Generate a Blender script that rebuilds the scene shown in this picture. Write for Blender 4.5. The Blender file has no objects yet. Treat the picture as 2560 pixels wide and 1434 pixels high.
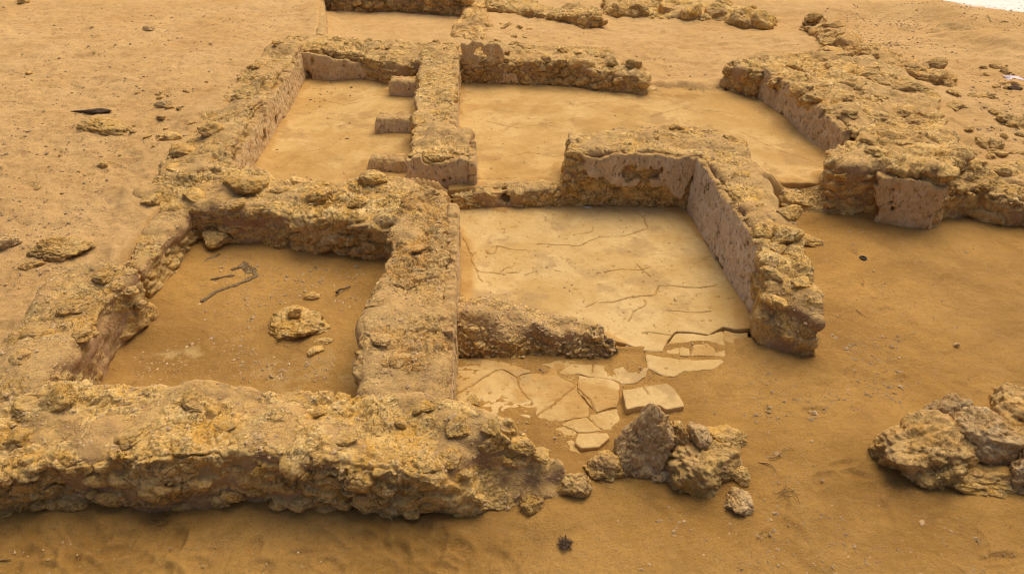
import bpy, math, random
import numpy as np
from mathutils import Vector, Euler, Matrix
R = math.radians
scene = bpy.context.scene
COL = scene.collection
# ---------------------------------------------------------------- camera, sky, sun, exposure
H = 3.3; FPX = 1707.0; VH = 1137.0
TH = math.atan(VH / FPX)
cam_d = bpy.data.cameras.new('camera'); cam = bpy.data.objects.new('camera', cam_d); COL.objects.link(cam)
cam.location = (0, 0, H); cam.rotation_euler = (math.pi / 2 - TH, 0, 0)
cam_d.sensor_width = 36.0; cam_d.lens = 36.0 * FPX / 2560.0; cam_d.clip_end = 5000; cam_d.clip_start = 0.05
scene.camera = cam
world = bpy.data.worlds.new('World'); scene.world = world; world.use_nodes = True
wn = world.node_tree.nodes; wl = world.node_tree.links
sky = wn.new('ShaderNodeTexSky'); sky.sky_type = 'NISHITA'; sky.sun_disc = False
SUN_EL, SUN_AZ = R(61), R(30)           # azimuth measured from +Y towards +X
sky.sun_elevation = SUN_EL; sky.sun_rotation = SUN_AZ
sky.dust_density = 6.0; sky.air_density = 0.8; sky.ozone_density = 0.4
wl.new(sky.outputs[0], wn['Background'].inputs[0]); wn['Background'].inputs[1].default_value = 0.062
sd = bpy.data.lights.new('sun', 'SUN'); sd.energy = 1.5; sd.angle = R(52); sd.color = (1.0, 0.80, 0.50)
sun = bpy.data.objects.new('sun', sd); COL.objects.link(sun)
sv = Vector((math.sin(SUN_AZ) * math.cos(SUN_EL), math.cos(SUN_AZ) * math.cos(SUN_EL), math.sin(SUN_EL)))
sun.rotation_euler = sv.to_track_quat('Z', 'Y').to_euler(); sun.location = sv * 30
scene.view_settings.view_transform = 'Standard'; scene.view_settings.look = 'None'
scene.view_settings.gamma = 1.0; scene.view_settings.use_curve_mapping = False
scene.view_settings.exposure = 0.93
scene.cycles.max_bounces = 5; scene.cycles.filter_width = 1.05
# ---------------------------------------------------------------- survey: photo point on the plane of height z -> plan point
cT, sT = math.cos(TH), math.sin(TH)
def ray(px, py):
    u = (px - 1280.0) / FPX; v = (py - 717.0) / FPX
    return np.array([u, cT - v * sT, -(sT + v * cT)])
def P(px, py, z=0.0):
    d = ray(px, py); t = (H - z) / -d[2]
    return (d[0] * t, d[1] * t)
def P3(px, py, z=0.0):
    a = P(px, py, z); return np.array([a[0], a[1], z])
def onplane(px, py, A, B):
    """a photo point on the upright plane through plan points A, B -> (s along AB, z)"""
    d = ray(px, py); ex, ey = B[0] - A[0], B[1] - A[1]; L = math.hypot(ex, ey); ex /= L; ey /= L
    nx, ny = -ey, ex
    t = (A[0] * nx + A[1] * ny) / (d[0] * nx + d[1] * ny)
    x, y, z = d[0] * t, d[1] * t, H + d[2] * t
    return ((x - A[0]) * ex + (y - A[1]) * ey, z)
# ---------------------------------------------------------------- numpy noise
rng0 = np.random.RandomState(7)
TAB = rng0.rand(64 * 64 * 64).astype(np.float32) * 2 - 1
WJ = rng0.rand(32 * 32 * 32, 4).astype(np.float32)
def vn(p):
    p = np.asarray(p, np.float32); f = np.floor(p); i = f.astype(np.int32); t = p - f
    t = t * t * t * (t * (t * 6 - 15) + 10)
    x0 = (i[:, 0] & 63) << 12; x1 = ((i[:, 0] + 1) & 63) << 12
    y0 = (i[:, 1] & 63) << 6; y1 = ((i[:, 1] + 1) & 63) << 6
    z0 = i[:, 2] & 63; z1 = (i[:, 2] + 1) & 63
    tx, ty, tz = t[:, 0], t[:, 1], t[:, 2]
    def lx(y, z): a = TAB[x0 | y | z]; return a + (TAB[x1 | y | z] - a) * tx
    a = lx(y0, z0); b = lx(y1, z0); a = a + (b - a) * ty
    c = lx(y0, z1); d = lx(y1, z1); c = c + (d - c) * ty
    return a + (c - a) * tz
ROT = np.array(Euler((.5, .7, 1.1)).to_matrix(), np.float32)
def fbm(p, sc, oct=3, seed=0, gain=.5, ridged=False):
    q = np.asarray(p, np.float32) * np.float32(sc) + np.float32(seed * 3.17 + 5.3)
    s = 0; a = 1.0; tot = 0
    for k in range(oct):
        v = vn(q)
        if ridged: v = 1 - 2 * np.abs(v)
        s = s + a * v; tot += a; a *= gain; q = (q @ ROT) * np.float32(2.07) + np.float32(11.3)
    return s / tot
def worley(p, seed=0):
    p = np.asarray(p, np.float32) + np.float32(seed * 1.73); i = np.floor(p).astype(np.int32); f = p - i
    F1 = np.full(len(p), 9.0, np.float32); F2 = F1.copy(); rid = np.zeros(len(p), np.float32)
    for dx in (-1, 0, 1):
        for dy in (-1, 0, 1):
            for dz in (-1, 0, 1):
                k = (((i[:, 0] + dx) & 31) << 10) | (((i[:, 1] + dy) & 31) << 5) | ((i[:, 2] + dz) & 31)
                j = WJ[k]
                d = (j[:, 0] * .9 + dx - f[:, 0]) ** 2 + (j[:, 1] * .9 + dy - f[:, 1]) ** 2 + (j[:, 2] * .9 + dz - f[:, 2]) ** 2
                n = d < F1
                F2 = np.where(n, F1, np.minimum(F2, d)); rid = np.where(n, j[:, 3], rid); F1 = np.where(n, d, F1)
    return np.sqrt(F1), np.sqrt(F2), rid
def sst(a, b, x): t = np.clip((x - a) / (b - a), 0, 1); return t * t * (3 - 2 * t)
def smax(a, b, k): h = np.clip(.5 + .5 * (a - b) / k, 0, 1); return b + (a - b) * h + k * h * (1 - h)
def polyd(X, Y, poly):
    """signed distance to a polygon (negative inside)"""
    P_ = np.asarray(poly, np.float64); n = len(P_); d = np.full(X.shape, 1e9); s = np.zeros(X.shape, bool)
    for a in range(n):
        x0, y0 = P_[a]; x1, y1 = P_[(a + 1) % n]; ex, ey = x1 - x0, y1 - y0
        wx, wy = X - x0, Y - y0
        t = np.clip((wx * ex + wy * ey) / (ex * ex + ey * ey + 1e-12), 0, 1)
        d = np.minimum(d, (wx - ex * t) ** 2 + (wy - ey * t) ** 2)
        c = ((y0 <= Y) & (y1 > Y)) | ((y1 <= Y) & (y0 > Y))
        if ey != 0: s ^= c & (X < x0 + (Y - y0) * ex / ey)
    d = np.sqrt(d); return np.where(s, -d, d)
def lined(X, Y, pts):
    d = np.full(X.shape, 1e9)
    for (x0, y0), (x1, y1) in zip(pts[:-1], pts[1:]):
        ex, ey = x1 - x0, y1 - y0
        t = np.clip(((X - x0) * ex + (Y - y0) * ey) / (ex * ex + ey * ey + 1e-12), 0, 1)
        d = np.minimum(d, (X - x0 - ex * t) ** 2 + (Y - y0 - ey * t) ** 2)
    return np.sqrt(d)
def idw(X, Y, pts, vals, pw=4):
    w = 0; s = 0
    for (x, y), v in zip(pts, vals):
        k = 1.0 / ((X - x) ** 2 + (Y - y) ** 2 + 1e-3) ** (pw / 2); w = w + k; s = s + k * v
    return s / w
# ---------------------------------------------------------------- surface nets
def nets(F, org, h):
    S = F < 0
    nx, ny, nz = F.shape
    c = np.zeros((nx - 1, ny - 1, nz - 1), np.uint8)
    for a in (0, 1):
        for b in (0, 1):
            for d in (0, 1): c += S[a:nx - 1 + a, b:ny - 1 + b, d:nz - 1 + d]
    act = (c > 0) & (c < 8)
    I = np.argwhere(act); idx = np.full(c.shape, -1, np.int32); idx[act] = np.arange(len(I))
    acc = np.zeros((len(I), 3)); cnt = np.zeros(len(I))
    corners = [(a, b, d) for a in (0, 1) for b in (0, 1) for d in (0, 1)]
    vals = {k: F[I[:, 0] + k[0], I[:, 1] + k[1], I[:, 2] + k[2]] for k in corners}
    for k in corners:
        for ax in range(3):
            if k[ax]: continue
            m = list(k); m[ax] = 1; m = tuple(m); a, b = vals[k], vals[m]
            x = (a < 0) != (b < 0); t = np.where(x, a / np.where(x, a - b, 1), 0)
            for q in range(3): acc[:, q] += np.where(x, k[q] + (t if q == ax else 0), 0)
            cnt += x
    V = (I + acc / cnt[:, None]) * h + org
    Q = []
    for ax in range(3):
        sl0 = [slice(None)] * 3; sl1 = [slice(None)] * 3; sl0[ax] = slice(0, -1); sl1[ax] = slice(1, None)
        o = [a for a in range(3) if a != ax]
        for a in o: sl0[a] = slice(1, -1); sl1[a] = slice(1, -1)
        s0 = S[tuple(sl0)]; s1 = S[tuple(sl1)]; E = np.argwhere(s0 != s1)
        if not len(E): continue
        pos = s0[E[:, 0], E[:, 1], E[:, 2]]
        E = E.copy()
        for a in o: E[:, a] += 1
        def cell(da, db):
            K = E.copy(); K[:, o[0]] -= da; K[:, o[1]] -= db; return idx[K[:, 0], K[:, 1], K[:, 2]]
        q = np.stack([cell(1, 1), cell(0, 1), cell(0, 0), cell(1, 0)], 1)
        flip = pos if ax != 1 else ~pos
        q[~flip] = q[~flip][:, ::-1]; Q.append(q)
    Q = np.concatenate(Q)
    return V, Q
def vnormals(V, Q):
    n = np.cross(V[Q[:, 2]] - V[Q[:, 0]], V[Q[:, 3]] - V[Q[:, 1]])
    N = np.zeros_like(V)
    for k in range(4):
        for a in range(3): N[:, a] += np.bincount(Q[:, k], n[:, a], len(V))
    return N / (np.linalg.norm(N, axis=1)[:, None] + 1e-12)
# ---------------------------------------------------------------- object helpers
def tag(o, label=None, cat=None, group=None, kind=None):
    if label: o['label'] = label
    if cat: o['category'] = cat
    if group: o['group'] = group
    if kind: o['kind'] = kind
    return o
def mkmesh(name, V, Q, mat, attrs=None, smooth=True):
    me = bpy.data.meshes.new(name); V = np.asarray(V, np.float32); Q = np.asarray(Q, np.int32)
    n = Q.shape[1]
    me.vertices.add(len(V)); me.vertices.foreach_set('co', V.ravel())
    me.loops.add(Q.size); me.loops.foreach_set('vertex_index', Q.ravel())
    me.polygons.add(len(Q)); me.polygons.foreach_set('loop_start', np.arange(0, Q.size, n, dtype=np.int32))
    me.polygons.foreach_set('use_smooth', np.full(len(Q), smooth))
    for k, a in (attrs or {}).items():
        at = me.attributes.new(k, 'FLOAT', 'POINT'); at.data.foreach_set('value', np.asarray(a, np.float32))
    me.materials.append(mat); me.update(); return me
def mkobj(name, V, Q, mat, parent=None, attrs=None, smooth=True):
    V = np.asarray(V, float)
    loc = np.array([V[:, 0].mean(), V[:, 1].mean(), V[:, 2].min()])
    me = mkmesh(name, V - loc, Q, mat, attrs, smooth)
    o = bpy.data.objects.new(name, me); COL.objects.link(o)
    if parent is not None: o.parent = parent; loc = loc - np.array(parent.location)
    o.location = loc; return o
# ---------------------------------------------------------------- materials
class NT:
    def __init__(s, name, rough=.95):
        s.m = bpy.data.materials.new(name); s.m.use_nodes = True; s.t = s.m.node_tree
        s.b = s.t.nodes['Principled BSDF']; s.b.inputs['Roughness'].default_value = rough
        s.b.inputs['Specular IOR Level'].default_value = .15
        s.pos = s.t.nodes.new('ShaderNodeNewGeometry').outputs['Position']
    def lk(s, a, b): s.t.links.new(a, b)
    def noise(s, scale, det=4, rough=.6, dist=0, sc3=None, off=0):
        n = s.t.nodes.new('ShaderNodeTexNoise'); n.inputs['Scale'].default_value = scale
        n.inputs['Detail'].default_value = det; n.inputs['Roughness'].default_value = rough; n.inputs['Distortion'].default_value = dist
        src = s.pos
        if sc3 or off:
            mp = s.t.nodes.new('ShaderNodeMapping'); s.lk(s.pos, mp.inputs[0]); mp.inputs['Scale'].default_value = sc3 or (1, 1, 1)
            mp.inputs['Location'].default_value = (off, off * 1.7, off * .6); src = mp.outputs[0]
        s.lk(src, n.inputs['Vector']); return n.outputs[0]
    def voro(s, scale, feat='F1', rnd=1):
        n = s.t.nodes.new('ShaderNodeTexVoronoi'); n.inputs['Scale'].default_value = scale; n.feature = feat
        s.lk(s.pos, n.inputs['Vector']); return n
    def ramp(s, fac, stops, interp='LINEAR'):
        r = s.t.nodes.new('ShaderNodeValToRGB'); r.color_ramp.interpolation = interp
        e = r.color_ramp.elements
        while len(e) < len(stops): e.new(.5)
        for k, (p, c) in zip(e, stops):
            k.position = p; k.color = (c if isinstance(c, tuple) else (c, c, c)) + (1,)
        s.lk(fac, r.inputs[0]); return r.outputs[0]
    def mix(s, f, a, b, mode='MIX'):
        n = s.t.nodes.new('ShaderNodeMix'); n.data_type = 'RGBA'; n.blend_type = mode
        for v, i in ((f, 0), (a, 6), (b, 7)):
            if isinstance(v, (int, float)): n.inputs[i].default_value = v
            elif isinstance(v, tuple): n.inputs[i].default_value = v + (1,)
            else: s.lk(v, n.inputs[i])
        return n.outputs[2]
    def math(s, op, a, b=0.0, clamp=False):
        n = s.t.nodes.new('ShaderNodeMath'); n.operation = op; n.use_clamp = clamp
        for v, i in ((a, 0), (b, 1)):
            if isinstance(v, (int, float)): n.inputs[i].default_value = v
            else: s.lk(v, n.inputs[i])
        return n.outputs[0]
    def attr(s, name):
        n = s.t.nodes.new('ShaderNodeAttribute'); n.attribute_name = name; return n.outputs['Fac']
    def bump(s, hgt, dist, strength=1.0, nrm=None):
        n = s.t.nodes.new('ShaderNodeBump'); n.inputs['Distance'].default_value = dist; n.inputs['Strength'].default_value = strength
        s.lk(hgt, n.inputs['Height'])
        if nrm is not None: s.lk(nrm, n.inputs['Normal'])
        return n.outputs[0]
    def out(s, col, nrm=None):
        s.lk(col, s.b.inputs['Base Color'])
        if nrm is not None: s.lk(nrm, s.b.inputs['Normal'])
        return s.m
SAND = (.50, .315, .135); SANDP = (.56, .37, .18); OCH = (.40, .215, .060); MUD = (.46, .285, .150)
def mat_rock(name, a, b, c, pale, mud=MUD):
    t = NT(name)
    n1 = t.noise(3.1, 5, .62, .4); n2 = t.noise(13, 6, .72, off=3); n3 = t.noise(75, 4, .7, off=9)
    col = t.mix(t.ramp(n1, [(.42, 0.), (.56, 1.)]), a, b)
    col = t.mix(t.ramp(t.noise(1.9, 6, .7, .5, off=61), [(.54, 0.), (.66, .6)]), col, (c[0] * .95, c[1] * .95, c[2] * 1.0))
    col = t.mix(t.ramp(n2, [(.50, 0.), (.70, .8)]), col, c)
    cr = t.math('MULTIPLY', t.attr('crest'), t.ramp(t.noise(5, 5, .7, off=17), [(.36, .15), (.60, 1.)]))
    col = t.mix(t.math('MULTIPLY', cr, .75), col, pale)
    col = t.mix(t.ramp(t.noise(10, 6, .75, off=21), [(.53, 0.), (.68, .8)]), col, pale)
    col = t.mix(t.ramp(n3, [(.32, .5), (.50, 0.)]), col, (c[0] * .6, c[1] * .55, c[2] * .5))
    cv = t.math('ABSOLUTE', t.math('SUBTRACT', t.noise(16, 5, .62, .7, off=51), .5)); cv = t.ramp(cv, [(0., 1.), (.030, 0.)])
    cv = t.math('MULTIPLY', cv, t.ramp(t.noise(4, 3, .6, off=53), [(.42, 0.), (.58, 1.)]))
    col = t.mix(t.math('MULTIPLY', cv, .75), col, (.17, .105, .05))
    col = t.mix(t.ramp(t.noise(58, 5, .8, off=55), [(.36, .75), (.45, 0.)]), col, (c[0] * .45, c[1] * .42, c[2] * .42))
    col = t.mix(t.ramp(t.noise(95, 3, .6, off=31), [(.58, 0.), (.68, .7)]), col, (.84, .72, .50))
    oi = t.t.nodes.new('ShaderNodeObjectInfo')
    col = t.mix(1.0, col, t.ramp(oi.outputs['Random'], [(0., (.84, .82, .80)), (1., (1.10, 1.08, 1.04))]), 'MULTIPLY')
    sep = t.t.nodes.new('ShaderNodeSeparateXYZ'); gn = t.t.nodes.new('ShaderNodeNewGeometry'); t.lk(gn.outputs['True Normal'], sep.inputs[0])
    sandc = t.mix(t.ramp(sep.outputs[2], [(.30, 0.), (.62, 1.)]), mud, t.mix(t.ramp(t.noise(1.6, 4, .6, off=40), [(.35, 0.), (.65, 1.)]), (.60, .375, .14), (.61, .415, .175)))
    sandc = t.mix(t.ramp(t.noise(7, 5, .7, off=44), [(.45, 0.), (.62, .6)]), sandc, (.40, .25, .115))
    sandc = t.mix(t.ramp(t.noise(34, 5, .8, off=46), [(.34, .7), (.45, 0.)]), sandc, (.27, .165, .08))
    sandc = t.mix(t.ramp(t.noise(80, 3, .7, off=47), [(.58, 0.), (.70, .6)]), sandc, (.74, .58, .36))
    sandc = t.mix(t.ramp(t.noise(160, 3, .7), [(.35, .45), (.55, 0.)]), sandc, (.24, .145, .065))
    fill = t.attr('fill')
    col = t.mix(fill, col, sandc)
    v = t.voro(48); v2 = t.noise(24, 9, .80, off=5)
    hgt = t.math('SUBTRACT', t.math('ADD', v2, t.math('MULTIPLY', v.outputs['Distance'], .2)), t.math('MULTIPLY', cv, .4))
    amt = t.math('SUBTRACT', 1.0, t.math('MULTIPLY', fill, .55))
    nb = t.bump(t.math('MULTIPLY', hgt, amt), .022, 1.0)
    nb = t.bump(t.noise(120, 4, .78), .0065, 1.0, nb)
    return t.out(col, nb)
M = {}
M['rock'] = mat_rock('weathered_rubble', (.80, .525, .17), (.75, .43, .08), (.51, .31, .10), (.93, .72, .36))
M['rock_olive'] = mat_rock('crusted_rubble', (.77, .50, .165), (.67, .38, .09), (.43, .285, .10), (.90, .68, .34))
M['rock_pink'] = mat_rock('pinkish_rubble', (.78, .495, .165), (.70, .385, .09), (.49, .29, .10), (.90, .67, .34))
M['rock_grey'] = mat_rock('grey_boulder_rock', (.72, .50, .235), (.60, .375, .145), (.45, .285, .12), (.94, .77, .50))
M['rock_dark'] = mat_rock('dark_crust', (.34, .235, .12), (.27, .18, .085), (.14, .095, .05), (.46, .35, .20))
def mat_ground():
    t = NT('sand_ground'); w = t.attr('damp'); pl = t.attr('patch')
    dry = t.mix(t.ramp(t.noise(.9, 5, .6), [(.35, 0.), (.65, 1.)]), (.585, .362, .142), (.655, .432, .192))
    low_ochre = t.mix(t.ramp(t.noise(1.1, 7, .66, .6, off=7), [(.38, 0.), (.62, 1.)]), (.325, .176, .043), (.515, .296, .080))  # deeper ochre tone of the low ground
    col = t.mix(w, dry, low_ochre)
    col = t.mix(t.ramp(t.noise(6, 6, .7, off=2), [(.48, 0.), (.68, .40)]), col, (.36, .20, .075))
    col = t.mix(t.ramp(t.noise(45, 4, .75, off=4), [(.30, .55), (.46, 0.)]), col, (.25, .15, .06))
    col = t.mix(t.ramp(t.noise(22, 5, .75, sc3=(.6, 1, 1), off=34), [(.52, 0.), (.70, .5)]), col, t.mix(w, (.66, .47, .25), (.48, .31, .11)))
    col = t.mix(t.ramp(t.noise(120, 2, .6, off=14), [(.32, .6), (.42, 0.)]), col, (.16, .095, .045))
    col = t.mix(t.ramp(t.noise(210, 2, .5, off=24), [(.70, 0.), (.80, .5)]), col, (.60, .48, .30))
    col = t.mix(pl, col, (.62, .45, .20))
    col = t.mix(t.attr('bleach'), col, (.88, .86, .82))  # direct sunlight on the far corner, painted into the sand colour
    nb = t.bump(t.noise(16, 7, .75), .028, 1.0)
    nb = t.bump(t.noise(85, 5, .78), .0075, 1.0, nb)
    return t.out(col, nb)
M['ground'] = mat_ground()
def mat_floor(name, a, b, stain):
    t = NT(name, .9); s = t.attr('sand')
    col = t.mix(t.ramp(t.noise(1.7, 6, .6, .6), [(.38, 0.), (.62, 1.)]), a, b)
    col = t.mix(t.ramp(t.noise(2.1, 6, .62, .3, off=8), [(.54, 0.), (.62, .7)]), col, stain)
    col = t.mix(t.ramp(t.noise(7, 6, .7, .6, off=28), [(.50, 0.), (.70, .55)]), col, (stain[0] * 1.12, stain[1] * 1.08, stain[2] * .9))
    col = t.mix(t.ramp(t.noise(26, 5, .75, sc3=(1, 1, 1), off=5), [(.28, .6), (.40, 0.)]), col, (.36, .23, .10))
    col = t.mix(t.ramp(t.noise(90, 3, .7, off=11), [(.28, .6), (.38, 0.)]), col, (.28, .17, .08))
    col = t.mix(s, col, t.mix(t.ramp(t.noise(5, 4, .6), [(.4, 0.), (.6, 1.)]), (.46, .285, .10), (.40, .235, .075)))
    nb = t.bump(t.noise(14, 6, .65), .010, 1.0)
    nb = t.bump(t.noise(110, 4, .7), .0026, 1.0, nb)
    return t.out(col, nb)
M['floor'] = mat_floor('lime_plaster_floor', (.57, .41, .19), (.47, .31, .115), (.36, .24, .11))
M['floor_up'] = mat_floor('ochre_plaster_floor', (.55, .375, .155), (.45, .28, .095), (.35, .215, .08))
def mat_plaster(name, a, b, pale):
    t = NT(name)
    col = t.mix(t.ramp(t.noise(3.5, 6, .65, .3), [(.40, 0.), (.60, 1.)]), a, b)
    col = t.mix(t.ramp(t.noise(9, 7, .75, .8, sc3=(1, 1, .6), off=6), [(.50, 0.), (.64, .85)]), col, pale)
    col = t.mix(t.ramp(t.noise(5, 6, .7, .5, sc3=(1, 1, .5), off=16), [(.54, 0.), (.70, .6)]), col, (b[0] * .72, b[1] * .68, b[2] * .66))
    pit = t.ramp(t.noise(38, 5, .75, sc3=(1, 1, .45), off=3), [(.33, 1.), (.42, 0.)])
    col = t.mix(t.math('MULTIPLY', pit, .8), col, (.19, .12, .07))
    nb = t.bump(t.math('SUBTRACT', t.noise(14, 8, .75), t.math('MULTIPLY', pit, .35)), .030, 1.0)
    nb = t.bump(t.noise(85, 5, .78, sc3=(1, 1, .6)), .006, 1.0, nb)
    sep = t.t.nodes.new('ShaderNodeSeparateXYZ'); gn = t.t.nodes.new('ShaderNodeNewGeometry'); t.lk(gn.outputs['Normal'], sep.inputs[0])
    col = t.mix(t.ramp(sep.outputs[2], [(.25, 0.), (.55, 1.)]), col, t.mix(t.ramp(t.noise(9, 5, .7, off=71), [(.4, 0.), (.6, 1.)]), (.50, .31, .12), (.60, .40, .175)))
    return t.out(col, nb)
M['plaster'] = mat_plaster('mauve_mud_plaster', (.74, .54, .315), (.64, .455, .25), (.84, .68, .45))
M['plaster_tan'] = mat_plaster('tan_mud_plaster', (.76, .54, .275), (.66, .445, .21), (.85, .67, .41))
M['plaster_grey'] = mat_plaster('grey_mud_plaster', (.78, .61, .42), (.69, .53, .355), (.86, .72, .53))
def mat_plain(name, a, b, sc=60, rough=.8, bd=.003):
    t = NT(name, rough); col = t.mix(t.ramp(t.noise(sc, 5, .7), [(.35, 0.), (.65, 1.)]), a, b)
    return t.out(col, t.bump(t.noise(sc * 1.5, 4, .7), bd))
M['wood'] = mat_plain('charred_wood', (.055, .038, .028), (.15, .10, .065), 90, .85, .006)
M['twig'] = mat_plain('dry_twig', (.10, .055, .03), (.20, .12, .06), 90)
M['straw'] = mat_plain('dry_root', (.40, .24, .09), (.32, .18, .07), 90)
M['rubber'] = mat_plain('black_rubber', (.02, .02, .022), (.05, .05, .05), 200, .5, .001)
M['cloth'] = mat_plain('pale_rag', (.80, .70, .72), (.66, .56, .60), 60, .9, .003)
M['paper'] = mat_plain('white_scrap', (.75, .70, .62), (.62, .56, .48), 60, .8, .002)
M['pebble'] = mat_plain('pebble_stone', (.50, .36, .20), (.24, .16, .09), 22, .9, .003)
M['pebble_pale'] = mat_plain('pale_shell_grit', (.72, .60, .42), (.55, .42, .26), 40, .9, .002)
M['pebble_warm'] = mat_plain('warm_pebble', (.56, .40, .22), (.34, .22, .11), 30, .9, .003)
M['bright'] = mat_plain('painted_sunlit_sand', (.86, .84, .80), (.80, .77, .72), 3, .95, .003)  # pale sand with sunlight mixed into its colour
M['silt'] = mat_plain('lime_edge', (.66, .55, .42), (.52, .40, .26), 40, .9, .003)
# ---------------------------------------------------------------- terrain height
LOW = [P(a, b, z) for a, b, z in [(-2500, 1090, .2), (0, 1080, .25), (150, 960, .25), (235, 800, .25), (330, 690, .15), (425, 560, .15), (500, 505, .2), (700, 500, .2),
      (1000, 505, .2), (1140, 490, .1), (1300, 482, .12), (1412, 470, .2), (1600, 430, .3), (1780, 420, .35), (1900, 480, .2), (1990, 480, .1), (2075, 480, .1), (2200, 480, .3),
      (2330, 470, .3), (2450, 490, .2), (2560, 500, .2), (4500, 560, .2)]]
LOW = LOW + [(60, LOW[-1][1]), (60, -60), (-60, -60), (-60, LOW[0][1])]
UPR = [P(a, b, z) for a, b, z in [(480, 450, .3), (560, 330, .4), (700, 140, .5), (730, 105, .6), (900, 115, .6), (1140, 122, .6), (1400, 128, .58), (1600, 175, .45),
      (1640, 215, .18), (1780, 225, .18), (1850, 200, .3), (1960, 180, .5), (2150, 280, .5), (2200, 400, .5), (2150, 450, .3), (2060, 470, .18), (1900, 470, .18),
      (1800, 400, .4), (1600, 400, .3), (1412, 470, .18), (1140, 488, .1), (1000, 490, .2), (700, 480, .3)]]
NWR = [P(a, b, z) for a, b, z in [(800, 70, .6), (810, -20, .5), (1190, -5, .5), (1190, 100, .5), (1060, 100, .6), (850, 90, .6)]]
HI = [(-200, 1000, .25), (0, 850, .27), (60, 780, .28), (0, 650, .31), (150, 590, .33), (300, 590, .31), (200, 520, .35), (320, 450, .40), (200, 400, .43), (50, 480, .40), (-300, 500, .4),
      (300, 280, .50), (50, 280, .48), (420, 200, .57), (600, 120, .60), (620, 30, .60), (300, 90, .55), (0, 60, .52), (780, 20, .62), (480, 270, .55), (380, 350, .47),
      (1250, 70, .42), (1350, 80, .38), (1500, 100, .30), (1700, 200, .20), (1640, 170, .22), (1760, 130, .26), (1600, 70, .30), (1900, 120, .30), (1850, 70, .32), (1990, 90, .38),
      (2180, 60, .30), (2260, 85, .26), (2330, 70, .32), (2500, 90, .60), (2350, 10, .55), (2480, 40, .62), (2560, 150, .50), (2420, 130, .45), (2500, 230, .44), (2560, 330, .40), (2440, 300, .42), (2520, 430, .34),
      (2400, 250, .46), (2050, 10, .50), (2250, 5, .5), (2900, 300, .4), (3000, 60, .5), (1400, -30, .45), (900, -60, .6), (1800, -20, .55), (2100, 180, .46)]
HP = [P(a, b, z) for a, b, z in HI]; HV = [z for _, _, z in HI]
def ground_z(X, Y):
    sh = X.shape; X = X.ravel(); Y = Y.ravel(); hi = idw(X, Y, HP, HV, 3)
    p = np.stack([X, Y, X * 0], 1)
    far = sst(19, 40, np.hypot(X, Y)); hi = hi * (1 - far) + .5 * far
    l = sst(.06, -.06, polyd(X, Y, LOW)); u = sst(.06, -.06, polyd(X, Y, UPR)); w = sst(.05, -.05, polyd(X, Y, NWR))
    z = hi * (1 - w) + .36 * w
    z = z * (1 - u) + .14 * u
    z = z * (1 - l) + 0.0 * l
    rough = (1 - l) * (1 - u) * (1 - w)
    n = fbm(p, .9, 3, 1) * (.012 + .022 * rough)
    q = p.copy(); q[:, 0] *= .75
    n = n + fbm(q, 6.5, 4, 2, gain=.6) * (.011 + .024 * rough) + fbm(q, 3, 2, 12, ridged=True) * .014 * rough
    n = n + np.clip(fbm(p, 30, 2, 5), 0, 1) * (.003 + .006 * rough)
    ft = np.clip(fbm(p, 8, 2, 8) - .15, 0, 1) * .035
    n = n - ft * (.35 + .5 * rough)
    # sand piles up softly along the foot of the outer walls
    return (z + n).reshape(sh), l.reshape(sh), u.reshape(sh)
# ---------------------------------------------------------------- ground sheet
ys = [-40, -20, -8, -3, 0, 1.0, 1.6]
y = 2.0
while y < 19: ys.append(y); y += .0036 * y + .004
while y < 1500: ys.append(y); y *= 1.13
us = np.concatenate([[-60, -20, -8, -4, -2.5, -1.8, -1.4], np.linspace(-1.17, 1.17, 560), [1.4, 1.8, 2.5, 4, 8, 20, 60]])
ys = np.array(ys); W = 1.4 + .66 * np.maximum(ys, 1.0)
X = us[None, :] * W[:, None]; Y = np.repeat(ys[:, None], len(us), 1)
Z, Lm, Um = ground_z(X, Y)
# sand lies in the broken part of the floor, the plates stand out of it
gp = np.stack([X.ravel(), Y.ravel(), X.ravel() * 0], 1)
ROOM = [P(a, b, 0) for a, b in [(1100, 480), (1720, 500), (1930, 840), (1760, 850), (1560, 870), (1100, 900)]]
RD = polyd(X, Y, ROOM); Z = Z - .05 * sst(.0, -.06, RD) 
PL2 = [P(a, b, 0) for a, b in [(1080, 860), (1500, 880), (1620, 870), (1840, 830), (1850, 880), (1700, 930), (1560, 1000), (1540, 1090), (1440, 1140), (1080, 1140)]]
Z = Z - .005 * sst(.04, -.06, polyd(X, Y, PL2)) * (1 - sst(0, -.06, RD)) 
rf = np.random.RandomState(21)
for k_ in range(230):
    px_, py_, z_ = [(rf.uniform(-50, 1300), rf.uniform(1320, 1434), 0.), (rf.uniform(-100, 800), rf.uniform(5, 420), .5), (rf.uniform(1900, 2560), rf.uniform(600, 1434), 0.)][rf.choice(3, p=[.30, .50, .20])]
    cx_, cy_ = P(px_, py_, z_); an = rf.uniform(0, math.pi); a_, b_ = rf.uniform(.07, .13), rf.uniform(.03, .05)
    m_ = (np.abs(X - cx_) < .3) & (np.abs(Y - cy_) < .3)
    dx_, dy_ = X[m_] - cx_, Y[m_] - cy_; u_ = (dx_ * math.cos(an) + dy_ * math.sin(an)) / a_; v_ = (-dx_ * math.sin(an) + dy_ * math.cos(an)) / b_; r_ = np.sqrt(u_ * u_ + v_ * v_)
    Z[m_] += rf.uniform(.4, 1.0) * (-.013 * sst(1.05, .6, r_) + .007 * np.exp(-((r_ - 1.25) / .25) ** 2))
damp = Lm * .92 + .1 * Um  # tone mask: darker over the low ground, slightly in the upper rooms
damp = np.clip(damp + (fbm(gp, .8, 3, 20).reshape(X.shape)) * .22, 0, 1)
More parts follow.
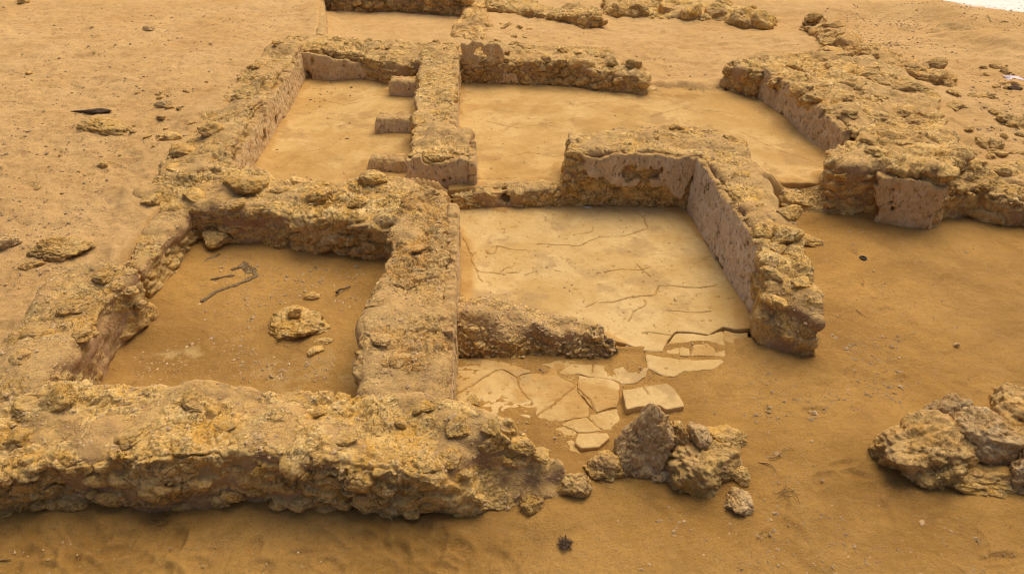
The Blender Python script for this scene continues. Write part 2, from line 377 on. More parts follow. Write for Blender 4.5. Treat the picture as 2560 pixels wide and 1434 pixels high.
# a lime patch and stained flat stones left on the small room's floor
patch = np.zeros(X.shape)
for cx, cy, rx, ry in [(435, 890, .14, .06), (760, 930, .50, .17), (470, 880, .10, .06)]:
    c = P(cx, cy, 0); r = np.hypot((X - c[0]) / rx, (Y - c[1]) / ry)
    patch = np.maximum(patch, sst(1.1, .7, r + fbm(gp, 7, 3, 33).reshape(X.shape) * 1.3) * (.30 if rx > .3 else .6) * sst(-.25, .25, fbm(gp, 14, 3, 35).reshape(X.shape)))
SUNP = [P(2310, -14, .6), P(2375, 1, .6), P(2560, 11, .6), P(3300, 50, .6), (400, 60), (400, 900), P(2310, -14, .6)]
SUNP[5] = (SUNP[0][0] * 30, SUNP[0][1] * 30); SUNP = SUNP[:6]
bleach = sst(.12, -.12, polyd(X, Y, SUNP) + (fbm(gp, 1.5, 3, 44) * .25).reshape(X.shape))  # mask of the painted sunlight, soft ragged edge
nr, nc = X.shape
ii = (np.arange(nr - 1)[:, None] * nc + np.arange(nc - 1)[None, :]).ravel()
Q = np.stack([ii, ii + 1, ii + nc + 1, ii + nc], 1)
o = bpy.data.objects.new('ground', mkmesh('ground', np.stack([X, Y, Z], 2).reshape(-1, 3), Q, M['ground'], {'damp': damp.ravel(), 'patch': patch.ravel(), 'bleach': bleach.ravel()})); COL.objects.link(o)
tag(o, 'sand ground, pale above the ruin and darker ochre in front', kind='structure')
def gz(x, y): return float(ground_z(np.array([[x]]), np.array([[y]]))[0][0, 0])
# ---------------------------------------------------------------- stones (shared meshes)
def ico(n):
    import bmesh
    bm = bmesh.new(); bmesh.ops.create_icosphere(bm, subdivisions=n, radius=1)
    V = np.array([v.co[:] for v in bm.verts]); F = np.array([[v.index for v in f.verts] for f in bm.faces]); bm.free(); return V, F
IV, IF = ico(5); SV, SF = ico(2); BV, BF = ico(6)
def stone_verts(seed, V, nplanes=13, rough=1.0):
    r = np.random.RandomState(seed); D = V / np.linalg.norm(V, axis=1)[:, None]
    N = r.normal(size=(nplanes, 3)); N /= np.linalg.norm(N, axis=1)[:, None]; h = r.uniform(.62, .98, nplanes)
    k = h[None, :] / np.maximum(D @ N.T, .05); rad = -np.log(np.exp(-np.minimum(k, 3) * 16).sum(1) + math.exp(-16 * 1.15)) / 16
    rad = np.clip(rad, .4, 1.1); p = D * rad[:, None]
    dd = fbm(p, 1.9, 3, seed) * .20 + fbm(p, 3.6, 3, seed + 9, gain=.5, ridged=True) * .07 + fbm(p, 9, 3, seed + 4) * .06
    return p + D * (dd * rough)[:, None]
fillV = lambda p, seed: sst(.05, .35, fbm(p, 1.6, 2, seed)) * sst(.0, .6, p[:, 2]) * .8
STONE = {}
for mk in ('rock', 'rock_olive', 'rock_pink', 'rock_grey'):
    STONE[mk] = []
    for s in range(7):
        p = stone_verts(s * 5 + len(mk), IV)
        STONE[mk].append(mkmesh('stone', p, IF, M[mk], {'fill': fillV(p, s), 'crest': fbm(p, 5, 3, s) * .5 + .35}))
rs = random.Random(5)
def stone(loc, size, mk='rock', parent=None, rot=None, variant=None, name='stone'):
    me = STONE[mk][rs.randrange(7) if variant is None else variant]
    o = bpy.data.objects.new(name, me); COL.objects.link(o)
    l = Vector(loc)
    if parent is not None: o.parent = parent; l = l - parent.location
    o.location = l; o.scale = size if hasattr(size, '__len__') else (size, size * rs.uniform(.7, 1), size * rs.uniform(.5, .75))
    o.rotation_euler = rot or (rs.uniform(-.3, .3), rs.uniform(-.3, .3), rs.uniform(0, 6.28)); return o
# crumbs scattered over a surface: one joined piece of stuff
def crumbs(name, pts, sizes, mat, parent=None, seed=1):
    r = np.random.RandomState(seed); n = len(pts)
    if n == 0: return
    ov = np.array([(1, 0, 0), (-1, 0, 0), (0, 1, 0), (0, -1, 0), (0, 0, .8), (0, 0, -.8), (.6, .6, .5), (-.6, -.5, .5)]); of = np.array([(4, 0, 6), (6, 0, 2), (4, 6, 2), (4, 2, 1), (4, 1, 7), (7, 1, 3), (4, 7, 3), (4, 3, 0), (5, 2, 0), (5, 1, 2), (5, 3, 1), (5, 0, 3)])
    a = r.uniform(0, 6.28, n); ca, sa = np.cos(a), np.sin(a)
    v = np.repeat(ov[None], n, 0) * r.uniform(.65, 1.15, (n, 8, 3))
    v[:, :, 0] *= r.uniform(.7, 1.5, n)[:, None]
    v = v * np.asarray(sizes)[:, None, None] * np.array([1, 1, .7])
    x = v[:, :, 0] * ca[:, None] - v[:, :, 1] * sa[:, None]; yy = v[:, :, 0] * sa[:, None] + v[:, :, 1] * ca[:, None]
    v = np.stack([x, yy, v[:, :, 2]], 2) + np.asarray(pts)[:, None, :]
    f = (of[None] + (np.arange(n) * 8)[:, None, None]).reshape(-1, 3)
    o = mkobj(name, v.reshape(-1, 3), f, mat, parent, {'fill': np.repeat(r.uniform(0, .5, n), 8)}, smooth=False); o['kind'] = 'stuff'
    return o
# ---------------------------------------------------------------- masonry from a plan outline with crest heights
def disp_rock(V, N, seed, cell=.2, amp=1.0, sand=0.0, mort=0.0):
    up = sst(.35, .75, N[:, 2])
    wv = np.stack([fbm(V, 4.5, 3, seed + k) for k in range(3)], 1) * .085
    q = (V + wv) / np.array([cell, cell, cell * .5])
    F1, F2, rid = worley(q, seed)
    edge = sst(.0, .30, F2 - F1)
    st = edge * (.2 + .8 * rid) * (.045 - .022 * up)
    big = fbm(V, 2.0, 3, seed + 5) * .062 + fbm(V, 5.5, 2, seed + 25) * .018
    w2 = V + wv * .6
    zone = .40 + .8 * sst(-.35, .45, fbm(V, 1.9, 2, seed + 21))
    mid = fbm(w2, 5.0, 5, seed + 6, gain=.48, ridged=True) * .022 * zone
    fine = fbm(V, 40, 2, seed + 7, ridged=True) * .0075
    crv = (1 - sst(0, .13, np.abs(fbm(w2, 6.5, 3, seed + 17)))) + .6 * (1 - sst(0, .16, np.abs(fbm(w2, 15, 2, seed + 18))))
    chip = -crv * .016 * zone
    tz = (V[:, 2] + fbm(V, 3.5, 3, seed + 15) * .10 + V[:, 0] * .10 + V[:, 1] * .07) * 12
    led = (tz % 1 - .45) * .028 * sst(-.12, .22, fbm(V, 2.7, 2, seed + 16)) * zone
    rock = (st + mid + fine + chip + led) * amp - .020
    patch = fbm(V * np.array([1, 1, 1.5]), 2.6, 3, seed + 11)
    lev = patch * .075 + fbm(V, 10, 4, seed + 12, gain=.6) * .014 + (-.013 + sand) * up + (-.014 + mort) * (1 - up)
    d = smax(rock, lev, .006); fill = sst(-.004, .010, lev - rock) * (.80 + .2 * sst(-.2, .2, fbm(V, 7, 3, seed + 40)))
    crest = sst(-.012, .026, mid + chip + fine + led * .5)
    return d + big, fill, crest
RIMS = []
def wall(name, label, cat, rim, base, vox=.012, mk='rock', style='rock', group=None, seed=1, rnd=.04, cell=.2, amp=1.0, sand=0., mort=0., batter=.06, holes=(), ncr=0, parent=None, inner=()):
    xy = [P(a, b, z) for a, b, z in rim]; zz = [z for _, _, z in rim]; RIMS.append(xy)
    cp = xy + [P(a, b, z) for a, b, z in inner]; cv = zz + [z for _, _, z in inner]
    A = np.array(xy); lo = A.min(0) - .12; hi = A.max(0) + .12
    gx = np.arange(lo[0], hi[0], vox); gy = np.arange(lo[1], hi[1], vox); gzz = np.arange(base - .10, max(cv) + .10, vox)
    X, Y = np.meshgrid(gx, gy, indexing='ij'); pp = np.stack([X.ravel(), Y.ravel(), X.ravel() * 0 + seed], 1)
    d2 = polyd(X, Y, xy) + rnd * .4 + fbm(pp, 3.0, 3, seed + 30).reshape(X.shape) * (.030 if style == 'rock' else .016)
    tp = idw(X, Y, cp, cv, 3) + fbm(pp, 2.6, 3, seed + 31).reshape(X.shape) * (.035 * amp if style == 'rock' else .022)
    a = d2[:, :, None] - batter * (tp[:, :, None] - gzz[None, None, :])
    b = (gzz[None, None, :] - tp[:, :, None]) * .95
    F = smax(a.astype(np.float32), b.astype(np.float32), rnd * 2)
    for hx, hy, hz, hr in holes:
        F = np.maximum(F, hr - np.sqrt((X - hx)[:, :, None] ** 2 + ((Y - hy)[:, :, None] * .6) ** 2 + (gzz[None, None, :] - hz) ** 2))
    V, Q = nets(F, np.array([gx[0], gy[0], gzz[0]]), vox)
    N = vnormals(V, Q)
    if style == 'rock':
        d, fill, rid = disp_rock(V, N, seed, cell, amp, sand, mort)
        V = V + N * d[:, None]
    else:
        d = fbm(V, 6, 4, seed, gain=.6) * .026 + fbm(V, 30, 3, seed + 2) * .008; fill = d * 0; rid = fill; V = V + N * d[:, None]
    o = mkobj(name, V, Q, M[mk], parent, {'fill': fill, 'crest': rid})
    if label: tag(o, label, cat, group, 'thing')
    if ncr:
        r = np.random.RandomState(seed); up = np.where((N[:, 2] > .25) & (V[:, 2] > base + .03))[0]
        k = up[r.randint(0, len(up), ncr)]; sz = r.gamma(2.0, .0028, ncr) + .002
        crumbs('rubble_crumbs', V[k], sz, M['pebble_warm'], o, seed)
    o_data[o.name] = (V, N); return o
o_data = {}
def face_stones(par, A, B, z0, z1, n, mk, smin=.05, smax_=.11, seed=1, out=.0, flat=.62, dmin=.11):
    """stones bedded in the upright face that runs from plan point A to B; outward is to the right of AB"""
    r = random.Random(seed); V, _ = o_data[par.name]
    ex, ey = B[0] - A[0], B[1] - A[1]; L = math.hypot(ex, ey); ex /= L; ey /= L; nx, ny = ey, -ex; put = []
    tries = 0
    while len(put) < n and tries < n * 30:
        tries += 1; s = r.uniform(0, L); z = r.uniform(z0, z1); w = r.uniform(smin, smax_)
        if any(abs(s - s2) / (w + w2) < .8 and abs(z - z2) / ((w + w2) * flat) < .85 for s2, z2, w2 in put): continue
        put.append((s, z, w))
        x, y = A[0] + ex * s, A[1] + ey * s
        # surface of the wall there
        k = (np.abs((V[:, 0] - x) * ex + (V[:, 1] - y) * ey) < .03) & (np.abs(V[:, 2] - z) < .03)
        off = ((V[k, 0] - x) * nx + (V[k, 1] - y) * ny); off = off[off < .25]
        if not len(off): continue
        dd = float(off.max()) - w * .42 + out
        stone((x + nx * dd, y + ny * dd, z), (w, w * .6, w * flat), mk, par, (r.uniform(-.2, .2), r.uniform(-.25, .25), math.atan2(ey, ex) + r.uniform(-.25, .25)))
def top_stones(par, spots, mk, seed=1):
    """spots: photo x, y, crest height, radius"""
    r = random.Random(seed); V, N = o_data[par.name]
    for px, py, z, w in spots:
        x, y = P(px, py, z); k = (np.hypot(V[:, 0] - x, V[:, 1] - y) < .04)
        zt = float(V[k, 2].max()) if k.any() else z
        stone((x, y, zt - w * (.26 if w < .12 else .10)), (w, w * r.uniform(.7, .95), w * r.uniform(.42, .55)), mk, par, (r.uniform(-.25, .25), r.uniform(-.25, .25), r.uniform(0, 6.28)))
def scatter_top(par, rim, n, mk, smin, smx, seed):
    xy = [P(a, b, z) for a, b, z in rim]; A = np.array(xy); r = random.Random(seed); V, N = o_data[par.name]; c = 0
    while c < n:
        x = r.uniform(A[:, 0].min(), A[:, 0].max()); y = r.uniform(A[:, 1].min(), A[:, 1].max())
        if polyd(np.array([x]), np.array([y]), xy)[0] > .02: c += .05; continue
        k = (np.hypot(V[:, 0] - x, V[:, 1] - y) < .03)
        if not k.any(): c += .2; continue
        w = r.uniform(smin, smx); stone((x, y, float(V[k, 2].max()) - w * .24), (w, w * r.uniform(.6, .95), w * r.uniform(.4, .6)), mk, par, (r.uniform(-.3, .3), r.uniform(-.3, .3), r.uniform(0, 6.28))); c += 1
# ---------------------------------------------------------------- a plaster skin standing on an upright face
def panel(par, A, B, outline, mk, thick=.03, vox=.011, seed=1, out=0.0, lean=0.0, name='plaster_facing', px=True, pits=.006, auto=True):
    """outward is to the right of AB. outline in photo points or (s, z)"""
    L = math.hypot(B[0] - A[0], B[1] - A[1]); ex, ey = (B[0] - A[0]) / L, (B[1] - A[1]) / L; nx, ny = ey, -ex
    pl = [onplane(a, b, A, B) for a, b in outline] if px else outline
    pl = np.array(pl); lo = pl.min(0) - .05; hi = pl.max(0) + .05
    Vw, _ = o_data[par.name]; sw_ = (Vw[:, 0] - A[0]) * ex + (Vw[:, 1] - A[1]) * ey; nw_ = (Vw[:, 0] - A[0]) * nx + (Vw[:, 1] - A[1]) * ny
    mb = []
    for q in np.arange(lo[0] + .05, hi[0] - .05, .08):
        k = (np.abs(sw_ - q) < .04) & (Vw[:, 2] > pl[:, 1].min() + .12) & (Vw[:, 2] < pl[:, 1].max() - .06) & (np.abs(nw_) < .35)
        if k.sum() > 5: mb.append(np.percentile(nw_[k], 99))
    if mb and auto: out = float(np.percentile(mb, 70)) + .016
    gs = np.arange(lo[0], hi[0], vox); gz_ = np.arange(lo[1], hi[1], vox); gn = np.arange(-thick - .02, .03, vox)
    S_, Z_ = np.meshgrid(gs, gz_, indexing='ij'); pp = np.stack([S_.ravel(), Z_.ravel(), S_.ravel() * 0 + seed], 1)
    d2 = polyd(S_, Z_, pl) + (fbm(pp, 5, 4, seed, gain=.6) * .085).reshape(S_.shape) + .012; d2 = smax(d2, (fbm(pp, 3.3, 4, seed + 60).reshape(S_.shape) - .33) * .35, .01)
    F = smax(d2[:, None, :].astype(np.float32), (np.abs(gn + thick / 2) - thick / 2).astype(np.float32)[None, :, None], .03)
    V, Q = nets(F, np.array([gs[0], gn[0], gz_[0]]), vox)
    N = vnormals(V, Q)
    d = fbm(V, 3.0, 3, seed + 2) * .020 + fbm(V, 14, 4, seed + 3, gain=.6) * .011 - np.clip(fbm(V, 24, 2, seed + 6) - .25, 0, 1) * pits * 4
    V = V + N * d[:, None]
    n = V[:, 1] + out - lean * (V[:, 2] - lo[1])
    Wd = np.stack([A[0] + ex * V[:, 0] + nx * n, A[1] + ey * V[:, 0] + ny * n, V[:, 2]], 1)
    return mkobj(name, Wd, Q[:, ::-1], M[mk], par, {'fill': d * 0})
# ================================================================= THE WALLS
# --- front wall across the foreground
rim = [(-320, 1000, .45), (0, 985, .45), (130, 952, .47), (300, 950, .45), (560, 952, .45), (880, 957, .45), (1120, 982, .45), (1190, 1008, .45), (1262, 1030, .43), (1335, 1072, .35), (1400, 1115, .26),
       (1432, 1185, .12), (1400, 1232, .06), (1320, 1262, .07), (1245, 1268, .10), (1150, 1235, .24), (1050, 1180, .40), (850, 1165, .42), (620, 1135, .44), (430, 1140, .44), (300, 1150, .43), (230, 1160, .40), (0, 1165, .40), (-320, 1175, .42)]
fw = wall('masonry_wall', 'broad crusted rubble wall across the foreground with a collapsed right end', 'wall', rim, 0, .0085, 'rock', seed=3, cell=.30, amp=1.15, sand=.002, mort=.010, ncr=1500, rnd=.03, batter=.02)
A, B = P(-250, 1290), P(1230, 1292)
face_stones(fw, A, B, .03, .34, 46, 'rock', .045, .12, 11)
top_stones(fw, [(330, 1085, .44, .12), (60, 1010, .47, .10), (150, 1000, .47, .12), (480, 1010, .45, .08), (700, 1040, .45, .07), (930, 1050, .45, .10), (1060, 1010, .45, .07), (1000, 1035, .45, .04), (1150, 1060, .43, .09), (800, 1010, .45, .05), (40, 1090, .43, .1),
                (1230, 1080, .38, .09), (1300, 1110, .3, .09), (560, 1060, .45, .06), (860, 1090, .44, .08), (1120, 1130, .4, .07), (1350, 1170, .15, .08), (1180, 990, .45, .05)], 'rock', 4)
# --- wall that runs back from it to the door pier
rim = [(900, 1010, .41), (886, 965, .43), (892, 900, .45), (905, 800, .45), (922, 730, .45), (962, 640, .45), (985, 545, .46), (1000, 480, .48), (1020, 456, .5), (1070, 448, .5), (1118, 468, .49), (1133, 500, .48), (1128, 600, .46), (1121, 740, .45), (1116, 850, .45), (1108, 1030, .42)]
cw = wall('masonry_wall', 'central rubble wall between the two lower rooms, running away from the viewer', 'wall', rim, 0, .009, 'rock_pink', seed=8, cell=.28, amp=1.2, sand=-.010, ncr=800, rnd=.045, batter=.03)
top_stones(cw, [(1070, 480, .5, .10), (1040, 620, .46, .05), (940, 760, .45, .09), (960, 850, .45, .08), (1010, 700, .45, .07), (1000, 900, .45, .08), (1050, 560, .47, .06)], 'rock_pink', 6)
A, B = P(1114, 985, .45), P(1139, 500, .48)
A = (A[0] + .0, A[1]); 
panel(cw, A, B, [(0, -.05), (0, .42), (.5, .46), (1.2, .45), (1.9, .45), (2.6, .47), (math.dist(A, B), .47), (math.dist(A, B), -.05)], 'plaster_tan', .10, .012, 5, out=.035, px=False, auto=False)
# --- wall between the left rooms
rim = [(330, 470, .44), (380, 432, .5), (470, 412, .52), (560, 405, .53), (640, 408, .54), (700, 432, .48), (770, 452, .45), (860, 452, .46), (905, 432, .48), (1000, 428, .5), (1060, 450, .5),
       (1060, 540, .45), (990, 545, .44), (900, 550, .42), (780, 540, .41), (700, 528, .41), (600, 512, .43), (520, 505, .44), (440, 522, .40), (345, 530, .34)]
mw = wall('masonry_wall', 'lumpy rubble wall between the small sandy room and the room with plinths', 'wall', rim, 0, .0105, 'rock', seed=14, cell=.32, amp=1.15, mort=.004, ncr=800, rnd=.045)
A, B = P(470, 580), P(985, 628)
face_stones(mw, A, B, .04, .36, 34, 'rock_olive', .04, .12, 21)
top_stones(mw, [(625, 450, .52, .22), (480, 478, .48, .13), (380, 482, .46, .12), (930, 445, .5, .16), (520, 520, .42, .15), (700, 470, .46, .1), (800, 490, .44, .12), (900, 500, .44, .13), (740, 445, .47, .1), (345, 515, .4, .08), (440, 420, .5, .15), (590, 505, .44, .10), (860, 520, .43, .1)], 'rock', 7)
# --- west wall of the room with plinths
rim = [(560, 425, .55), (590, 345, .6), (640, 265, .63), (700, 180, .65), (757, 112, .66), (745, 86, .66), (690, 98, .62), (640, 150, .6), (560, 230, .58), (500, 285, .56), (440, 340, .53), (385, 400, .5), (400, 440, .5)]
ww = wall('masonry_wall', 'crusted wall with smooth tan inner face along the left of the room with plinths', 'wall', rim, .3, .012, 'rock_olive', seed=19, cell=.2, amp=1.0, sand=.004, ncr=900, rnd=.03, batter=.03)
B, A = P(757, 112, .66), P(552, 430, .56)
Lw = math.dist(A, B)
panel(ww, A, B, [(-.1, .1), (-.1, .50), (.5, .53), (1.1, .56), (1.8, .575), (2.3, .59), (Lw, .60), (Lw + .05, .1)], 'plaster_tan', .12, .013, 9, out=.015, px=False, pits=.008)
top_stones(ww, [(640, 175, .62, .12), (530, 330, .58, .14), (480, 300, .56, .1), (450, 370, .54, .2), (600, 240, .62, .12), (430, 340, .52, .1), (700, 120, .64, .12)], 'rock_olive', 9)
# --- north wall, left stretch
rim = [(690, 97, .62), (745, 85, .66), (830, 90, .63), (950, 98, .61), (1060, 108, .6), (1146, 108, .6), (1146, 142, .6), (1055, 152, .56), (980, 152, .54), (880, 138, .54), (755, 122, .62)]
nw = wall('masonry_wall', 'rough topped north wall closing the room with plinths', 'wall', rim, .3, .015, 'rock_olive', seed=25, cell=.19, amp=1.35, ncr=500, rnd=.04)
A, B = P(755, 190, .18), P(1052, 190, .18)
panel(nw, A, B, [(750, 200), (750, 122), (800, 128), (860, 138), (930, 146), (1000, 156), (1060, 160), (1060, 200)], 'plaster', .07, .015, 12, out=.15)
scatter_top(nw, rim, 16, 'rock_olive', .05, .12, 31)
# --- wall between the upper rooms with its pier
rim = [(1015, 386, .5), (1018, 368, .5), (1030, 290, .53), (1042, 200, .57), (1055, 115, .6), (1143, 112, .6), (1140, 215, .57), (1136, 300, .53), (1135, 326, .52), (1172, 326, .5), (1181, 350, .5), (1181, 384, .5), (1100, 388, .5)]
pw = wall('masonry_wall', 'wall between the upper rooms ending in a squared pier with a flat plastered front', 'wall', rim, .3, .0115, 'rock_olive', seed=30, cell=.17, amp=.85, sand=.0, ncr=900, rnd=.025, batter=.0)
A, B = P(1013, 470, .1), P(1184, 472, .1)
panel(pw, A, B, [(1013, 485), (1012, 390), (1050, 387), (1120, 394), (1182, 386), (1184, 485)], 'plaster', .11, .010, 15, out=.085, auto=False)
A, B = P(1183, 394, .5), P(1183, 345, .5)
panel(pw, A, B, [(0, .0), (0, .47), (math.dist(A, B), .46), (math.dist(A, B), .0)], 'plaster', .08, .012, 16, out=.03, px=False, auto=False)
A, B = P(1136, 320, .52), P(1143, 115, .6)
panel(pw, A, B, [(0, .1), (0, .52), (1.5, .54), (math.dist(A, B), .59), (math.dist(A, B), .1)], 'plaster_tan', .09, .013, 17, out=.03, px=False, auto=False)
# --- north wall, right stretch
rim = [(1140, 108, .6), (1250, 110, .6), (1400, 108, .58), (1530, 122, .58), (1552, 145, .54), (1608, 160, .47), (1622, 175, .45), (1616, 192, .44), (1550, 184, .46), (1400, 158, .53), (1250, 145, .56), (1140, 138, .6)]
ne = wall('masonry_wall', 'rubble wall with rounded stones in mud and a stepped right end, behind the widest room', 'wall', rim, .25, .0135, 'rock_olive', seed=37, cell=.22, amp=1.35, mort=.0, ncr=500, rnd=.04)
A, B = P(1145, 217, .18), P(1618, 236, .18)
face_stones(ne, A, B, .24, .54, 44, 'rock_olive', .05, .12, 23)
panel(ne, A, B, [(1143, 170), (1143, 112), (1250, 118), (1270, 150), (1240, 172), (1180, 180)], 'plaster_tan', .05, .015, 31, out=.07)
panel(ne, A, B, [(1240, 216), (1255, 192), (1290, 186), (1310, 200), (1335, 222), (1290, 222)], 'plaster_tan', .05, .013, 32, out=.045)
scatter_top(ne, rim, 18, 'rock_olive', .05, .12, 33)
# --- L shaped wall round the cracked floor
rim = [(1412, 322, .62), (1500, 326, .62), (1600, 322, .63), (1690, 308, .65), (1780, 316, .65), (1860, 350, .64), (1885, 400, .63), (1930, 470, .62), (1990, 545, .61), (2015, 580, .59), (2030, 650, .54), (2052, 730, .47), (2064, 790, .38), (2058, 838, .24),
       (1995, 852, .17), (1938, 836, .15), (1903, 785, .30), (1908, 700, .47), (1900, 640, .55), (1876, 560, .6), (1846, 500, .62), (1798, 440, .62), (1750, 384, .62), (1630, 378, .62), (1412, 376, .62)]
lw = wall('masonry_wall', 'tall L shaped wall wrapping the far side and right side of the cracked floor', 'wall', rim, 0, .0105, 'rock', seed=44, cell=.2, amp=1.0, sand=.002, ncr=1500, rnd=.03, batter=.03)
A, B = P(1400, 505), P(1712, 520)
face_stones(lw, A, B, .03, .34, 30, 'rock_olive', .045, .11, 25)
panel(lw, A, B, [(1412, 372), (1500, 376), (1620, 378), (1748, 380), (1735, 470), (1700, 500), (1670, 470), (1600, 450), (1560, 462), (1520, 440), (1470, 440), (1450, 400), (1418, 398)], 'plaster', .06, .0105, 41, out=.095)
A, B = P(1750, 384, .62), P(1903, 735, .44)
top = [(1718, 532), (1735, 420), (1748, 376), (1800, 445), (1842, 505), (1878, 565), (1900, 640), (1908, 700), (1910, 730), (1895, 822), (1800, 668), (1728, 540)]
A2, B2 = P(1716, 530), P(1896, 822)
pp_ = [onplane(a, b, A2, B2) for a, b in top]
LL = math.dist(A2, B2)
panel(lw, A2, B2, [(-.05, -.05), (-.05, .60), (.6, .60), (1.2, .60), (1.6, .57), (1.85, .48), (2.05, .38), (LL - .32, .26), (LL - .14, .12), (LL, .0), (LL, -.05)], 'plaster_grey', .06, .0095, 42, out=.005, px=False, lean=.03, pits=.012)
top_stones(lw, [(1690, 320, .65, .08), (1960, 580, .6, .17), (1975, 540, .6, .13), (1990, 640, .52, .08), (1940, 620, .55, .07), (1930, 680, .5, .09), (1820, 350, .64, .1), (1950, 730, .45, .1), (1450, 345, .62, .06), (1640, 345, .63, .05), (2010, 700, .48, .08), (1850, 440, .63, .08), (1900, 520, .62, .06)], 'rock', 12)
# --- the wide wall on the right
rim = [(1812, 165, .48), (1850, 178, .52), (1900, 182, .55), (1916, 168, .6), (2000, 227, .6), (2100, 287, .6), (2170, 337, .6), (2110, 350, .56), (2072, 368, .50), (2070, 395, .48), (2100, 418, .52), (2180, 412, .58), (2280, 420, .6), (2366, 436, .6),
       (2420, 395, .56), (2400, 340, .54), (2370, 290, .53), (2340, 230, .55), (2260, 175, .56), (2150, 140, .56), (2040, 125, .56), (1960, 125, .56), (1880, 138, .57), (1830, 148, .52)]
ew = wall('masonry_wall', 'very wide rubble wall on the right with plastered inner face and squared near end', 'wall', rim, 0, .015, 'rock_olive', seed=51, cell=.26, amp=1.5, sand=.006, ncr=2200, rnd=.035, batter=.02)
A, B = P(1890, 240, .18), P(2072, 386, .18)
La = math.dist(A, B)
panel(ew, A, B, [(-.05, .1), (-.05, .62), (.8, .6), (1.6, .59), (La, .58), (La + .2, .55), (La + .2, .1)], 'plaster', .10, .013, 52, out=.03, px=False, pits=.012, lean=.05)
A, B = P(2175, 525), P(2315, 548)
panel(ew, A, B, [(2180, 545), (2182, 440), (2195, 412), (2280, 420), (2368, 434), (2345, 490), (2318, 560)], 'plaster_tan', .14, .0115, 53, out=.12)
A, B = P(2060, 520, .05), P(2175, 530, .03)
face_stones(ew, A, B, .1, .45, 10, 'rock', .06, .12, 27)
face_stones(ew, P(1805, 232, .2), P(1895, 242, .18), .24, .46, 6, 'rock_olive', .07, .13, 28)
scatter_top(ew, rim, 34, 'rock_olive', .07, .22, 34)
# --- stump at the lower left
rim = [(-120, 960, .45), (-60, 890, .43), (30, 805, .45), (85, 740, .47), (115, 675, .49), (195, 637, .51), (290, 640, .52), (345, 665, .5), (318, 695, .49), (280, 726, .48), (246, 765, .46), (205, 835, .45), (160, 905, .45), (125, 955, .46), (100, 1000, .45), (-120, 1010, .45)]
sw = wall('masonry_wall', 'thick weathered wall stump at the lower left with an olive crust', 'wall', rim, 0, .0095, 'rock_olive', seed=58, cell=.3, amp=1.0, sand=.003, ncr=900, rnd=.05, batter=.05)
A, B = P(268, 925), P(372, 742)
top_stones(sw, [(320, 700, .49, .06), (180, 760, .48, .11), (250, 690, .5, .1), (90, 830, .45, .1), (200, 830, .46, .08), (60, 900, .45, .1)], 'rock_olive', 14)
rim = [(478, 520, .36), (448, 556, .33), (405, 610, .32), (350, 672, .31), (305, 655, .31), (325, 600, .32), (385, 540, .34), (425, 505, .36)]
kw = wall('low_kerb_wall', 'low flat topped wall remnant on the left edge of the small sandy room', 'wall', rim, 0, .011, 'rock', seed=63, cell=.16, amp=.8, sand=.006, ncr=300, rnd=.03, batter=.12)
# --- thresholds
hx, hy = P(1168, 492, .06); h2x, h2y = P(1262, 488, .08)
rim = [(1130, 470, .18), (1200, 458, .19), (1300, 456, .19), (1415, 452, .2), (1415, 478, .18), (1340, 481, .18), (1240, 480, .18), (1130, 488, .17)]
th = wall('threshold_step', 'low rubble step with two dark hollows between pier and L shaped wall', 'step', rim, 0, .0095, 'rock', seed=67, cell=.14, amp=.9, sand=.010, ncr=200, rnd=.02, batter=.1, holes=[(hx, hy - .03, .07, .075), (h2x, h2y - .02, .09, .085)])
rim = [(1905, 455, .19), (2065, 452, .20), (2120, 490, .13), (2150, 520, .08), (2060, 528, .06), (1990, 500, .12), (1950, 480, .16)]
t2 = wall('threshold_step', 'crumbled yellowish step at the right doorway beside the squared wall end', 'step', rim, 0, .011, 'rock', seed=70, cell=.15, amp=.9, sand=.008, ncr=250, rnd=.03, batter=.25)
rim = [(1612, 214, .21), (1700, 210, .22), (1815, 216, .21), (1815, 236, .19), (1700, 236, .19), (1612, 230, .19)]
t3 = wall('threshold_step', 'rough sill across the far doorway behind the widest room', 'step', rim, .1, .014, 'rock', seed=72, cell=.14, amp=.9, sand=.006, ncr=120, rnd=.02, batter=.1)
stone((*P(2015, 590, .06), .03), (.17, .10, .04), 'rock', lw, (0.05, .1, -.5))
# --- plinths
G_ = 'plastered plinths against the wall in the upper left room'
for k, (rim, lab) in enumerate([([(973, 200, .41), (977, 187, .41), (1060, 187, .41), (1055, 206, .41)], 'farthest and smallest of three plastered plinths'),
                  ([(936, 296, .38), (944, 277, .38), (1040, 277, .38), (1035, 300, .38)], 'middle one of three plastered plinths'),
                  ([(911, 398, .35), (924, 375, .35), (1025, 377, .35), (1020, 404, .35)], 'nearest of three plastered plinths, beside the squared pier')]):
    wall('plinth', lab, 'plinth', rim, .14, .009, ('plaster', 'plaster', 'plaster_tan')[k], 'smooth', G_, 80 + k, rnd=.03 + .008 * k, batter=.10)
